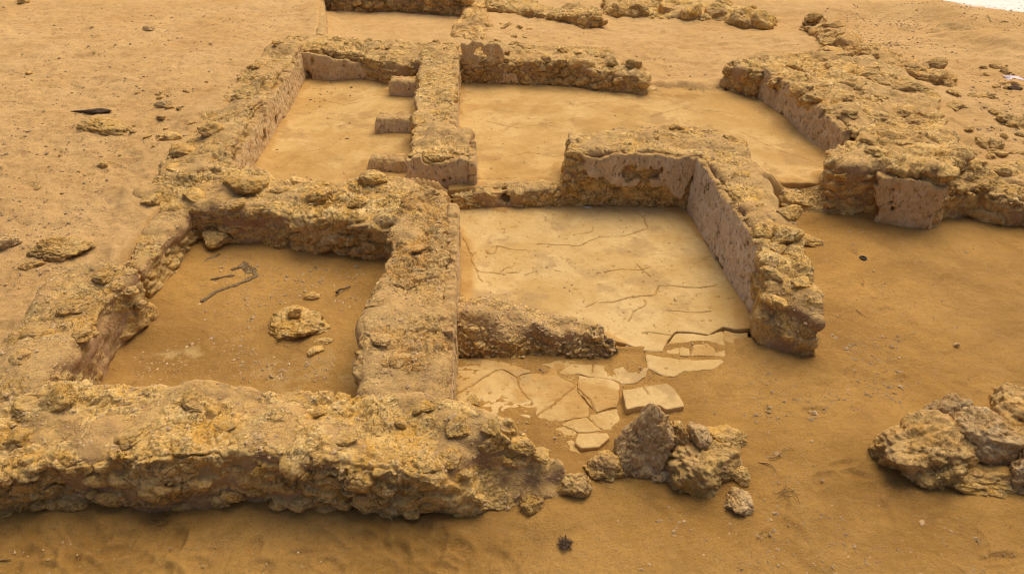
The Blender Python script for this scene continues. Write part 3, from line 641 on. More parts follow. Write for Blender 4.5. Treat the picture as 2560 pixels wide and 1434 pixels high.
# --- walls at the back
rim = [(788, 82, .62), (815, 82, .6), (814, 40, .6), (812, -30, .6), (790, -30, .62)]
b1 = wall('masonry_wall', 'thin plastered side wall of the sunken room at the very back', 'wall', rim, .3, .02, 'plaster_tan', 'smooth', seed=90, rnd=.03)
rim = [(800, -30, .80), (900, -28, .80), (1050, -22, .78), (1175, -12, .78), (1175, -40, .78), (1000, -52, .8), (800, -55, .8)]
b2 = wall('masonry_wall', 'dark rubble back wall of the sunken room at the top edge', 'wall', rim, .3, .017, 'rock_olive', seed=92, cell=.2, amp=1.6, ncr=0, rnd=.04)
A, B = P(815, 42, .36), P(1165, 62, .36)
face_stones(b2, A, B, .42, .72, 26, 'rock_olive', .07, .15, 29)
rim = [(1165, -25, .62), (1213, -25, .62), (1217, 40, .6), (1216, 84, .55), (1190, 96, .48), (1135, 94, .42), (1118, 72, .45), (1130, 50, .5), (1160, 20, .58)]
b3 = wall('masonry_wall', 'narrow rounded wall spur beside the sunken back room', 'wall', rim, .3, .014, 'rock_pink', seed=94, cell=.2, amp=1.1, ncr=250, rnd=.05)
stone((*P(1222, 70, .45), .45), (.12, .10, .09), 'rock_olive', b3)
rim = [(1213, -18, .62), (1330, -4, .58), (1395, 18, .52), (1425, 6, .6), (1500, 10, .62), (1508, 32, .58), (1425, 38, .56), (1360, 36, .5), (1290, 20, .54), (1213, 10, .6)]
b4 = wall('masonry_wall', 'sagging low wall with a chunky block at its right end, at the back', 'wall', rim, .25, .015, 'rock_olive', seed=96, cell=.2, amp=1.4, ncr=250, rnd=.05)
face_stones(b4, P(1225, 55, .3), P(1505, 74, .3), .34, .52, 14, 'rock_olive', .06, .13, 35)
rim = [(1510, -4, .5), (1700, 2, .5), (1800, 5, .52), (1945, 34, .5), (1950, 56, .44), (1800, 46, .42), (1650, 36, .42), (1510, 26, .44)]
b5 = wall('masonry_wall', 'low row of pale boulders set in a bank at the top of the photo', 'wall', rim, .25, .016, 'rock', seed=98, cell=.26, amp=1.5, ncr=200, rnd=.06)
for px, py, w in [(1545, 20, .2), (1600, 22, .2), (1665, 22, .22), (1730, 30, .26), (1785, 30, .24), (1850, 45, .26), (1905, 52, .24), (1570, -2, .2), (1700, 4, .2), (1640, -2, .2), (1810, 14, .24), (1870, 25, .2)]:
    stone((*P(px, py + 6, .42), .40), (w, w * .7, w * .8), 'rock', b5)
rim = [(2012, 48, .52), (2058, 38, .6), (2105, 60, .6), (2150, 95, .6), (2212, 120, .58), (2290, 145, .57), (2350, 160, .55), (2395, 190, .52), (2390, 215, .5), (2300, 190, .53), (2200, 165, .54), (2120, 140, .5), (2055, 95, .48), (2012, 68, .44)]
b6 = wall('masonry_wall', 'line of tumbled wall stones descending to the right in the upper right', 'wall', rim, .25, .016, 'rock_pink', seed=101, cell=.24, amp=1.6, ncr=300, rnd=.05)
scatter_top(b6, rim, 26, 'rock_pink', .08, .2, 36)
rim = [(2362, 440, .52), (2405, 400, .5), (2560, 390, .42), (2850, 420, .38), (2850, 540, .28), (2560, 503, .30), (2450, 478, .34), (2385, 455, .45)]
b7 = wall('rubble_bank', 'rubble bank with an undercut edge above the sand at the right frame edge', 'bank', rim, 0, .013, 'rock_olive', seed=104, cell=.26, amp=1.5, sand=.008, ncr=500, rnd=.05, batter=-.05)
scatter_top(b7, rim, 22, 'rock_olive', .05, .14, 37)
rim = [(2290, 60, .56), (2360, 40, .6), (2450, 55, .62), (2560, 100, .6), (2560, 140, .52), (2420, 110, .5), (2330, 95, .46), (2290, 80, .44)]
b8 = wall('earth_bank', 'low eroded sand bank above the hollow in the upper right', 'bank', rim, .2, .02, 'rock', seed=107, cell=.4, amp=.5, sand=.03, mort=.03, ncr=600, rnd=.12, batter=.3)
# --- heap of gritty rubble on the cracked floor
rim = [(1105, 752, .20), (1140, 732, .25), (1220, 733, .27), (1320, 750, .27), (1420, 780, .23), (1500, 800, .22), (1542, 835, .17), (1535, 868, .10), (1440, 866, .08), (1330, 860, .09), (1220, 856, .09), (1150, 850, .11), (1105, 846, .13)]
hp = wall('rubble_heap', 'long low heap of gritty rubble lying across the cracked floor', 'rubble heap', rim, -.03, .008, 'rock', seed=111, cell=.07, amp=.9, sand=-.006, mort=-.01, ncr=3000, rnd=.03, batter=.30, inner=[(1200, 785, .28), (1350, 800, .26), (1440, 820, .24)])
# ================================================================= FLOORS
def slab(name, pts, z, thick, mk, seed, vox=.0085, parent=None, cracks=(), edge=.012, tilt=(0, 0), rnd=.006, und=.004, rel=1.0, sandy=None, grow=0., drift=False):
    xy = np.array([P(a, b, z) for a, b in pts]); lo = xy.min(0) - .04; hi = xy.max(0) + .04
    gx = np.arange(lo[0], hi[0], vox); gy = np.arange(lo[1], hi[1], vox)
    X, Y = np.meshgrid(gx, gy, indexing='ij'); pp = np.stack([X.ravel(), Y.ravel(), X.ravel() * 0 + seed], 1)
    d2 = polyd(X, Y, xy) + fbm(pp, 9, 3, seed).reshape(X.shape) * edge - grow
    gzz = np.arange(z - thick, z + .03, min(vox, .01))
    h = min(vox, .01)
    if abs(vox - h) > 1e-9: h = vox; gzz = np.arange(z - thick, z + .04, vox)
    F = smax(d2[:, :, None].astype(np.float32), (gzz - z)[None, None, :].astype(np.float32), rnd)
    V, Q = nets(F, np.array([gx[0], gy[0], gzz[0]]), vox)
    top = sst(z - .5 * vox - .004, z - .003, V[:, 2])
    d = fbm(V, 1.4, 3, seed + 1) * und * 2 + fbm(V, 9, 3, seed + 2) * .0022 + fbm(V, 32, 2, seed + 3) * .0012
    pit = np.clip(fbm(V, 26, 3, seed + 4) - .40 + .25 * np.minimum(fbm(V, 1.6, 2, seed + 41), 0), 0, 1) * .03
    dz = d - pit; sand = sst(.0, .012, pit) * .7
    for c, wd in cracks:
        cp = [P(a, b, z) for a, b in c]
        wob = np.stack([fbm(V, 14, 3, seed + 5), fbm(V, 14, 3, seed + 6)], 1) * .016
        L = lined(V[:, 0] + wob[:, 0], V[:, 1] + wob[:, 1], cp)
        w = wd * (.50 + 1.0 * fbm(V, 6, 2, seed + 8))
        k = sst(w + .0045, w * .3, L) * np.where(w > 0, 1, 0); dz = dz - k * .022; sand = np.maximum(sand, k * .95)
    if sandy is not None: 
        s = sandy(V); dz = dz + s * .004; sand = np.maximum(sand, s)
    if drift:
        dd = np.full(len(V), 9.)
        for rx in RIMS:
            A_ = np.array(rx)
            if A_[:, 0].max() < lo[0] - .3 or A_[:, 0].min() > hi[0] + .3 or A_[:, 1].max() < lo[1] - .3 or A_[:, 1].min() > hi[1] + .3: continue
            dd = np.minimum(dd, polyd(V[:, 0], V[:, 1], rx))
        wob_ = .5 + fbm(V, 2.2, 4, seed + 91)
        sd_ = np.exp(-(np.maximum(dd - .04, 0) / (.03 + .11 * np.clip(wob_, 0, 1))) ** 2) * np.clip(wob_ * 1.6, 0, 1); dz = dz + sd_ * .030; sand = np.maximum(sand, sst(.15, .6, sd_))
    V[:, 2] += dz * top + (V[:, 0] - V[:, 0].mean()) * tilt[0] + (V[:, 1] - V[:, 1].mean()) * tilt[1]
    return mkobj(name, V, Q, M[mk], parent, {'sand': sand})
def Z5(L): return [(850 + a / 2.844, 450 + b / 2.844) for a, b in L]
def Z6(L): return [(1660 + a / 2.844, 450 + b / 2.844) for a, b in L]
cr = [(Z5([(860, 400), (900, 480), (935, 545), (930, 590), (975, 650), (985, 700), (1010, 725)]), .004), (Z5([(900, 555), (935, 545), (970, 520)]), .003),
      (Z5([(1030, 500), (1045, 520), (1090, 525), (1120, 470), (1260, 500), (1330, 495)]), .003),
      (Z5([(2080, 210), (2160, 270), (2190, 340), (2090, 375), (2020, 395), (1850, 405), (1760, 435), (1700, 465), (1560, 462), (1400, 450)]), .0035),
      (Z5([(1750, 900), (1820, 870), (1940, 865), (2080, 830), (2240, 820), (2265, 750), (2400, 755), (2560, 765), (2690, 745)]), .006),
      (Z5([(1310, 675), (1410, 645)]), .004), (Z5([(980, 655), (1070, 660), (1150, 665), (1260, 655)]), .004), (Z5([(1520, 640), (1640, 660), (1850, 660)]), .004),
      (Z5([(1870, 655), (2000, 635), (2140, 640), (2210, 615)]), .003), (Z5([(2110, 595), (2205, 685)]), .0025), (Z5([(2310, 925), (2520, 945), (2640, 935)]), .003),
      (Z5([(1560, 820), (1620, 850), (1690, 900), (1720, 915)]), .003), (Z5([(2170, 850), (2160, 900), (2080, 940), (2050, 1000)]), .003), (Z5([(1710, 385), (1790, 365), (1800, 330)]), .003),
      (Z5([(2150, 1090), (2190, 1080), (2390, 1110)]), .003), (Z5([(1230, 610), (1130, 650)]), .0025)]
sandy = lambda V: np.maximum(sst(.0, .16, .10 - lined(V[:, 0] , V[:, 1], [P(1140, 512), P(1720, 525)]) + fbm(V, 5, 3, 70) * .06),
                             sst(.0, .12, .05 - lined(V[:, 0], V[:, 1], [P(1560, 880), P(1530, 850), P(1400, 900), P(1120, 900)]) + fbm(V, 5, 3, 71) * .07))
fl = slab('plaster_floor', [(1120, 490), (1740, 505), (1905, 822), (1862, 826), (1836, 824), (1808, 817), (1796, 822), (1772, 836), (1730, 828), (1690, 828), (1668, 852), (1655, 878), (1612, 876), (1560, 862), (1480, 850), (1100, 840)], 0.0, .05, 'floor', 201, .0075, cracks=cr, sandy=sandy, drift=True)
tag(fl, 'pale cracked plaster floor of the lower room', kind='structure')
plates = [[(1660, 882), (1670, 858), (1690, 835), (1730, 832), (1763, 839), (1730, 857), (1724, 867), (1700, 869), (1697, 885)], [(1700, 872), (1722, 871), (1722, 887), (1702, 886)],
          [(1731, 862), (1765, 842), (1803, 829), (1808, 831), (1809, 854), (1812, 872), (1809, 890), (1727, 888)], [(1812, 826), (1836, 832), (1866, 833), (1868, 853), (1818, 867), (1813, 851)],
          [(1616, 886), (1660, 893), (1734, 901), (1800, 899), (1808, 904), (1780, 921), (1737, 927), (1709, 926), (1683, 939), (1655, 934), (1618, 918)],
          [(1399, 930), (1431, 912), (1483, 911), (1575, 915), (1617, 922), (1611, 941), (1590, 955), (1557, 960), (1528, 947), (1446, 934), (1405, 937)],
          [(1447, 939), (1528, 951), (1546, 962), (1543, 1018), (1490, 1031), (1474, 1011), (1444, 975)], [(1490, 1035), (1543, 1023), (1549, 1049), (1538, 1074), (1506, 1074), (1474, 1042)],
          [(1105, 930), (1252, 927), (1289, 945), (1319, 935), (1397, 942), (1442, 941), (1441, 976), (1470, 1015), (1468, 1038), (1401, 1052), (1334, 1046), (1260, 1030), (1204, 1030), (1105, 1000)],
          [(1105, 903), (1185, 893), (1208, 900), (1250, 903), (1322, 927), (1293, 939), (1256, 922), (1105, 926)],
          [(1406, 1058), (1464, 1044), (1502, 1075), (1446, 1077), (1412, 1063)], [(1300, 1050), (1400, 1058), (1400, 1085), (1425, 1125), (1380, 1130), (1300, 1080)],
          [(1390, 1072), (1408, 1066), (1441, 1080), (1431, 1099), (1448, 1130), (1425, 1124), (1403, 1088)], [(1562, 884), (1608, 884), (1612, 915), (1560, 905)], [(1340, 905), (1400, 898), (1440, 905), (1390, 925)]]
bf = slab('broken_floor', [(1110, 900), (1440, 895), (1600, 885), (1640, 905), (1560, 960), (1548, 1080), (1430, 1120), (1110, 1100)], -.016, .03, 'floor_up', 230, .015, sandy=lambda V: V[:, 0] * 0 + 1)
tag(bf, 'worn bedding under the broken plaster plates', kind='structure')
rp = random.Random(3)
for k, pl in enumerate(plates):
    cr2 = []
    if k == 8: cr2 = [([(1140, 985), (1180, 965), (1225, 935), (1245, 925)], .003), ([(1290, 945), (1310, 985), (1330, 1000)], .002), ([(1400, 942), (1440, 960), (1395, 1000), (1340, 1040)], .0025)]
    if k == 6: cr2 = [([(1444, 975), (1475, 1000), (1490, 1031)], .002)]
    if k == 5: cr2 = [([(1483, 911), (1480, 928), (1475, 938)], .003)]
    raised = {11: -.012, 13: -.008, 14: -.008}.get(k, 0)
    o = slab('slab', pl, rp.uniform(-.006, .002) + raised, .05, 'floor', 240 + k, .0068, bf, cr2, .019, (rp.uniform(-.010, .010), rp.uniform(-.010, .010)), grow=.007, rnd=.003, sandy=(lambda V: sst(.05, .35, fbm(V, 3.5, 4, 77) + .12) * .85) if k in (8, 9, 11, 5, 6) else (lambda V: sst(.12, .42, fbm(V, 5, 4, 79)) * .75))
def fs(seed, amt=.0): return lambda V: sst(.02, .45, fbm(V, 2.0, 4, seed) + amt) * .9
o = slab('plaster_floor', [(470, 480), (560, 330), (740, 178), (1070, 178), (1060, 300), (1040, 490)], .18, .06, 'floor_up', 260, .0135, und=.006, sandy=fs(90, .02), drift=True, cracks=[([(700, 420), (760, 380), (820, 372), (870, 330)], .004), ([(800, 250), (860, 262), (930, 250)], .004)]); tag(o, 'ochre plaster floor of the room with plinths', kind='structure')
o = slab('plaster_floor', [(1120, 205), (1620, 222), (1890, 232), (2090, 385), (2080, 458), (1900, 464), (1800, 440), (1415, 468), (1300, 466), (1120, 478)], .18, .06, 'floor_up', 262, .013, und=.006, sandy=fs(92, -.05), drift=True,
         cracks=[([(1200, 300), (1290, 320), (1400, 305), (1480, 290)], .003), ([(1600, 300), (1700, 270), (1830, 285)], .004), ([(1230, 400), (1320, 380), (1390, 392)], .004), ([(1850, 330), (1930, 370), (2020, 400)], .004), ([(1915, 457), (2060, 457)], .006), ([(1190, 448), (1300, 446), (1380, 456)], .004)]); tag(o, 'yellow plaster floor of the widest room', kind='structure')
# ================================================================= LOOSE ROCKS AND RUBBLE
def rock(name, label, cat, loc, size, mk, seed, rot=(0, 0, 0), rough=1.0, planes=13, group=None, parent=None, V0=None, fillup=.85):
    BOUL.append((loc[0], loc[1], max(size[0], size[1]) * (1 if loc[2] < .3 and max(size) > .07 else 0)))
    V = stone_verts(seed, BV if V0 is None else V0, planes, rough); Fc = BF if V0 is None else IF
    Vr = V * np.array(size); D = V / np.linalg.norm(V, axis=1)[:, None]; sz = float(np.mean(size)); W_ = Vr * (.16 / max(sz, .05))
    fine = fbm(Vr, 9, 3, seed + 3, ridged=True) * .012 + fbm(Vr, 28, 3, seed + 4) * .012 + fbm(Vr, 70, 2, seed + 5) * .004 - .010 * (1 - sst(0, .10, np.abs(fbm(Vr, 7, 3, seed + 13))))
    Vr = (Vr + D * (fine * min(1, sz / .10))[:, None]) @ np.array(Euler(rot).to_matrix()).T
    f = sst(.0, .3, fbm(Vr, 6, 2, seed)) * sst(.0, .7, Vr[:, 2] / (np.abs(Vr[:, 2]).max()) + .5 * fbm(Vr, 5, 2, seed + 50)) * fillup
    me = mkmesh(name, Vr, Fc, M[mk], {'fill': f, 'crest': fbm(V, 4, 3, seed) * .6 + .35}); o = bpy.data.objects.new(name, me); COL.objects.link(o)
    l = Vector(loc)
    if parent is not None: o.parent = parent; l = l - parent.location
    o.location = l
    if label: tag(o, label, cat, group)
    return o
BOUL = []
def at(px, py, dz): x, y = P(px, py, dz); return (x, y, dz)
GR = 'boulders fallen beside the broken plates'
rock('boulder', 'tall pointed pale boulder standing among the broken plates', 'boulder', at(1612, 1120, .13), (.18, .15, .31), 'rock_grey', 301, (.1, .15, .3), 1.0, 10, GR)
rock('boulder', 'brown crumbly boulder right of the pointed one', 'boulder', at(1765, 1160, .05), (.24, .24, .17), 'rock', 305, (.1, .25, .4), 1.2, 12, GR)
rock('boulder', 'slim upright stone squeezed between pointed and brown boulders', 'boulder', at(1688, 1105, .12), (.08, .10, .17), 'rock', 307, (.0, -.1, .2), 1.2, 11, GR)
rock('boulder', 'small dark stone perched on the brown crumbly boulder', 'boulder', at(1750, 1085, .24), (.065, .075, .055), 'rock_grey', 309, (.3, .2, .9), 1.0, 10, GR)
rock('boulder', 'low pale stone leaning against the pointed boulder at its left foot', 'boulder', at(1512, 1178, .02), (.12, .12, .10), 'rock', 311, (0, .1, .6), 1.0, 11, GR)
rock('boulder', 'rounded stone at the tip of the front wall', 'boulder', at(1433, 1215, .035), (.09, .10, .10), 'rock', 314, (0, 0, .2), .7, 12, GR)
rock('boulder', 'squarish stone against the foot of the front wall', 'boulder', at(1325, 1268, .025), (.07, .07, .08), 'rock', 317, (0, 0, .4), .8, 10, GR)
rock('boulder', 'angular two-tone stone alone on the sand below the brown boulder', 'boulder', at(1843, 1256, .02), (.075, .08, .065), 'rock_grey', 319, (.2, .1, .3), .9, 9, GR)
rock('boulder', 'small reddish stone tucked at the right of the brown boulder', 'boulder', at(1852, 1190, .04), (.05, .06, .065), 'rock', 322, (0, 0, .1), .9, 9, GR)
rock('boulder', 'dusty low stone under the slim upright one', 'boulder', at(1660, 1185, .02), (.12, .07, .05), 'rock_grey', 324, (0, 0, .1), .9, 9, GR)
rock('boulder', 'half buried low stone behind the brown boulder', 'boulder', at(1810, 1100, .04), (.14, .10, .08), 'rock', 326, (0, .2, .1), 1, 9, GR)
GR = 'boulders at the right frame edge'
rock('boulder', 'large brown boulder with a hole at the right, on the near sand', 'boulder', at(2290, 1120, .08), (.33, .25, .20), 'rock_pink', 331, (.1, .1, .2), 1.2, 13, GR)
rock('boulder', 'pale rough faced boulder at the right frame edge', 'boulder', at(2460, 1095, .14), (.22, .18, .18), 'rock_grey', 335, (0, .2, .4), 1.1, 11, GR, fillup=.2)
rock('boulder', 'yellowish lobe of rock low in front of the large brown boulder', 'boulder', at(2340, 1165, .07), (.19, .16, .15), 'rock', 338, (0, 0, .2), 1.0, 12, GR, fillup=.2)
rock('boulder', 'flat topped sandy boulder cut by the right frame edge', 'boulder', at(2590, 1060, .16), (.30, .30, .22), 'rock_pink', 341, (0, 0, .2), 1.0, 12, GR)
rock('boulder', 'grey pale boulder between the two at the back of the right group', 'boulder', at(2370, 1035, .18), (.16, .13, .12), 'rock_grey', 343, (0, 0, .6), 1.0, 12, GR)
rock('boulder', 'low dark stone under the pale boulder at the right', 'boulder', at(2450, 1200, .03), (.28, .11, .09), 'rock', 346, (0, 0, -.1), 1.2, 12, GR)
rock('boulder', 'stone at the lower right of the edge group', 'boulder', at(2580, 1190, .08), (.16, .14, .14), 'rock_grey', 349, (0, 0, -.1), 1.2, 12, GR)
rock('rock', 'round crusty rock with a hollow, lying on the small sandy room floor', 'rock', at(757, 812, .03), (.21, .24, .09), 'rock', 352, (0, 0, .3), 1.3, 16, fillup=.2)
rock('rock', 'small stone sitting on the round crusty rock', 'rock', at(733, 778, .14), (.055, .05, .04), 'rock', 355, (0, 0, .3), 1.2, 10)
rock('rock', 'low sandy lump just behind the round crusty rock', 'rock', at(780, 742, .01), (.06, .05, .035), 'rock', 358, (0, 0, .3), 1.2, 10)
rock('flake', 'flat flake of stone right of the round crusty rock', 'stone', at(803, 853, .015), (.085, .035, .018), 'rock', 360, (0, 0, .1), .8, 8)
rock('flake', 'pointed flake of stone below the round crusty rock', 'stone', at(789, 876, .015), (.06, .045, .02), 'rock', 362, (0, 0, .9), .8, 8)
rock('flake', 'squarish pale stone stuck to the lower left stump', 'stone', at(350, 762, .26), (.045, .04, .045), 'rock', 364, (0, 0, .4), .5, 8)
rock('rock', 'large half buried pale rock beside the charred log', 'rock', (*P(268, 325, .47), .47), (.30, .20, .10), 'rock', 366, (0, .1, -.3), 1.0, 14)
rock('rock', 'small brown rock alone on the far left slope', 'rock', (*P(373, 76, .56), .58), (.09, .06, .05), 'rock_grey', 368, (0, 0, .2), 1, 10)
rock('rock', 'small pale rock on the left sand below the buried rock', 'rock', (*P(258, 415, .42), .43), (.05, .04, .03), 'rock', 370, (0, 0, .2), 1, 10)
rock('rock', 'tiny pale rock at the top left corner', 'rock', (*P(62, 8, .52), .54), (.12, .07, .05), 'rock', 372, (0, 0, .2), 1, 10)
rock('rock', 'reddish flat rock left of the lower left stump', 'rock', (*P(85, 668, .32), .34), (.09, .05, .03), 'rock_pink', 374, (0, 0, .2), 1, 10)
rock('rock', 'dark layered rock at the left frame edge', 'rock', (*P(20, 612, .32), .35), (.14, .07, .05), 'rock_grey', 376, (0, 0, .1), 1.3, 10)
rock('rock', 'cluster stone left of the crusted west wall', 'rock', (*P(412, 266, .52), .54), (.10, .06, .04), 'rock_grey', 378, (0, 0, .5), 1, 10)
rock('rock', 'ridge of crusty ground rising behind the lower left stump', 'rock', (*P(150, 625, .34), .35), (.28, .16, .10), 'rock_olive', 381, (0, 0, -.2), 1.2, 16)
rock('rock', 'flat stone resting on the central wall', 'stone', (*P(1043, 622, .48), .485), (.05, .035, .02), 'rock_pink', 383, (0, 0, .4), .6, 7)
rock('rock', 'grey pebble on the sand at the right', 'stone', (*P(2393, 862, .01), .015), (.022, .016, .012), 'rock_grey', 385, (0, 0, -.4), .6, 9)
# raised plate
sb = slab('floor_slab', [(1556, 976), (1602, 968), (1667, 957), (1688, 972), (1708, 1003), (1711, 1013), (1665, 1021), (1650, 1012), (1632, 1013), (1591, 1017), (1566, 1024), (1560, 997)], .042, .10, 'floor', 290, .007, edge=.006, tilt=(-.02, .03), cracks=[([(1608, 968), (1622, 985)], .002)])
tag(sb, 'thick broken plaster slab lying loose behind the pointed boulder', 'slab')
sb = slab('floor_slab', [(1446, 1081), (1517, 1080), (1525, 1092), (1498, 1117), (1453, 1119), (1437, 1105)], .03, .08, 'floor', 292, .007, edge=.005, tilt=(.02, -.02))
tag(sb, 'small loose plaster slab lying left of the pointed boulder', 'slab')
# dark crusted flagstone and its broken edge in the small sandy room
def ridge(name, label, cat, pts, z, w, h, mk, seed, vox=.006):
    c = [P(a, b, z) for a, b in pts]; A = np.array(c); lo = A.min(0) - w - .03; hi = A.max(0) + w + .03
    gx = np.arange(lo[0], hi[0], vox); gy = np.arange(lo[1], hi[1], vox); g3 = np.arange(z - .03, z + h + .03, vox)
    X, Y = np.meshgrid(gx, gy, indexing='ij'); pp = np.stack([X.ravel(), Y.ravel(), X.ravel() * 0 + seed], 1)
    d = lined(X, Y, c) + fbm(pp, 16, 3, seed).reshape(X.shape) * w * .9
    F = (d[:, :, None] / w) ** 2 + ((g3 - z)[None, None, :] / h) ** 2 - 1
    V, Q = nets(F.astype(np.float32) * min(w, h) * .5, np.array([gx[0], gy[0], g3[0]]), vox)
    V = V + (fbm(V, 40, 3, seed) * .006)[:, None]
    o = mkobj(name, V, Q, M[mk], None, {'fill': V[:, 0] * 0}); tag(o, label, cat); return o
ridge('stone_edge', 'dark broken edge of a buried slab in the small sandy room', 'slab', [(505, 752), (540, 728), (590, 712), (640, 690), (632, 672), (612, 655)], .004, .022, .009, 'rock_dark', 401)
ridge('stone_edge', 'dark crust streak above the buried slab edge', 'slab', [(505, 655), (540, 640), (575, 630)], .006, .024, .010, 'rock_dark', 403)
ridge('stone_edge', 'short dark crust streak beside the buried slab edge', 'slab', [(530, 698), (565, 690), (582, 688)], .006, .014, .008, 'rock_dark', 405)
ridge('stone_edge', 'broken crust fleck at the corner of the buried slab', 'slab', [(585, 672), (605, 665), (622, 680)], .006, .034, .010, 'rock_dark', 407)
# ---------------------------------------------------------------- small found things
def tube(name, label, cat, pts, r, mat, taper=.3):
    cu = bpy.data.curves.new(name, 'CURVE'); cu.dimensions = '3D'; cu.bevel_depth = 1; cu.bevel_resolution = 2
    sp = cu.splines.new('POLY'); sp.points.add(len(pts) - 1)
    o0 = np.array(pts[0])
    for i, q in enumerate(pts):
        sp.points[i].co = (*(np.array(q) - o0), 1); sp.points[i].radius = r * (1 - (1 - taper) * i / (len(pts) - 1))
    cu.materials.append(M[mat]); o = bpy.data.objects.new(name, cu); COL.objects.link(o); o.location = o0; tag(o, label, cat); return o
def gpt(px, py, z0, up): x, y = P(px, py, z0); return (x, y, z0 + up)
zz = .49
V = stone_verts(420, IV, 8, .5); t_ = (V[:, 0] + 1) / 2
V = V * np.array([.22, .055, .04]); V[:, 1:] *= (.35 + .75 * t_)[:, None]
ol = mkobj('charred_log', V + np.array([*P(228, 285, zz), zz + .03]), IF, M['wood'], None, {}); tag(ol, 'black charred piece of driftwood lying on the left slope', 'driftwood')
tube('twig', 'forked dark twig on the small sandy room floor', 'twig', [gpt(842, 738, 0, .03), gpt(850, 730, 0, .028), gpt(862, 726, 0, .02), gpt(878, 718, 0, .012)], .011, 'wood')
tube('dry_root', 'curled dry root on the sand right of the boulders, upper one', 'root', [gpt(1922, 1146, 0, .012), gpt(1935, 1146, 0, .014), gpt(1948, 1138, 0, .016), gpt(1955, 1124, 0, .014), gpt(1968, 1120, 0, .012), gpt(1984, 1124, 0, .010)], .0055, 'straw')
tube('dry_root', 'curved dry root on the sand right of the boulders, lower one', 'root', [gpt(1896, 1158, 0, .010), gpt(1915, 1160, 0, .014), gpt(1930, 1166, 0, .014), gpt(1942, 1182, 0, .010)], .006, 'straw')
tube('stick', 'short stick cut off by the left frame edge, on the front sand', 'stick', [gpt(-30, 1406, 0, .008), gpt(10, 1402, 0, .010), gpt(30, 1400, 0, .008)], .005, 'twig')
tube('stick', 'thin stick lying on the sand right of the wall end', 'stick', [gpt(2140, 775, 0, .006), gpt(2152, 785, 0, .008), gpt(2165, 794, 0, .005)], .004, 'straw')
bpy_t = []
a = np.linspace(0, 2 * math.pi, 28, endpoint=False); b = np.linspace(0, 2 * math.pi, 10, endpoint=False)
AA, BB = np.meshgrid(a, b, indexing='ij'); rr = .026 + .008 * np.cos(BB)
V = np.stack([rr * np.cos(AA), rr * np.sin(AA), .008 * np.sin(BB)], 2).reshape(-1, 3); Q = []
for i in range(28):
    for j in range(10): Q.append((i * 10 + j, ((i + 1) % 28) * 10 + j, ((i + 1) % 28) * 10 + (j + 1) % 10, i * 10 + (j + 1) % 10))
o = mkobj('rubber_ring', V + np.array([*P(2157, 647), .012]), Q, M['rubber']); tag(o, 'small black rubber ring lying on the right sand', 'ring')
def sheet(name, label, cat, cx, cy, z, sx, sy, mat, seed, amp):
    g = np.linspace(-1, 1, 22); X, Y = np.meshgrid(g, g, indexing='ij'); p = np.stack([X.ravel(), Y.ravel(), X.ravel() * 0], 1)
    w = 1 + fbm(p, 1.3, 2, seed) * .5
    V = np.stack([X.ravel() * sx * w, Y.ravel() * sy * w, np.abs(fbm(p, 1.6, 3, seed + 1)) * amp], 1) + np.array([*P(cx, cy, z), z])
    i = (np.arange(21)[:, None] * 22 + np.arange(21)[None]).ravel(); Q = np.stack([i, i + 22, i + 23, i + 1], 1)
    lo = V.copy(); lo[:, 2] -= .002; n = len(V)
    Q = np.concatenate([Q, Q[:, ::-1] + n]); V = np.concatenate([V, lo]); o = mkobj(name, V, Q, M[mat]); tag(o, label, cat); return o
sheet('rag', 'crumpled pale pink rag lying on the rubble at the right frame edge', 'rag', 2533, 196, .52, .11, .07, 'cloth', 5, .05)
sheet('paper_scrap', 'white scrap lying at the foot of the L shaped wall', 'scrap', 1468, 519, .0, .035, .012, 'paper', 8, .02)
V = stone_verts(431, IV, 9, .4) * np.array([.10, .05, .035]); o = mkobj('wood_block', V + np.array([*P(2535, 222, .45), .45]), IF, M['wood'], None, {}); tag(o, 'dark wooden block lying under the pink rag', 'wood block')
# dark seaweed tuft
def tuft(name, label, cat, px, py, n, rad, mat, seed, z=0.0, ln=.03, th=.0022):
    r = random.Random(seed); cx, cy = P(px, py, z); root = None
    cu = bpy.data.curves.new(name, 'CURVE'); cu.dimensions = '3D'; cu.bevel_depth = th; cu.bevel_resolution = 1
    for _ in range(n):
        sp = cu.splines.new('POLY'); sp.points.add(3); a = r.uniform(0, 6.28); d = rad * r.random() ** .5; x, y = d * math.cos(a), d * math.sin(a); t = r.uniform(0, 6.28)
        for i in range(4):
            sp.points[i].co = (x, y, .004 + r.random() * .016, 1); sp.points[i].radius = r.uniform(.6, 1.3); t += r.uniform(-.8, .8); x += ln * math.cos(t) / 3; y += ln * math.sin(t) / 3
    cu.materials.append(M[mat]); o = bpy.data.objects.new(name, cu); COL.objects.link(o); o.location = (cx, cy, z); tag(o, label, cat); return o
tuft('seaweed_tuft', 'dark reddish tuft of dried weed on the front sand', 'weed tuft', 1412, 1361, 70, .036, 'wood', 3)
tuft('seaweed_tuft', 'dark weed tuft beside the rounded stone at the wall tip', 'weed tuft', 1388, 1240, 30, .03, 'twig', 4)
for k, (px, py, n, rx) in enumerate([(390, 1302, 26, .2)]):
    o = tuft('twig_litter', None, None, px, py, 60, .17, 'twig', 9 + k, 0, .07, .0016); o['kind'] = 'stuff'; o['label'] = 'thin dark twigs strewn on the sand at the foot of the front wall'; o.scale = (1, .3, 1)
o = tuft('twig_litter', None, None, 1965, 1230, 9, .05, 'twig', 19, 0, .08, .0014); o['kind'] = 'stuff'
bpy.context.view_layer.update(); dg = bpy.context.evaluated_depsgraph_get()
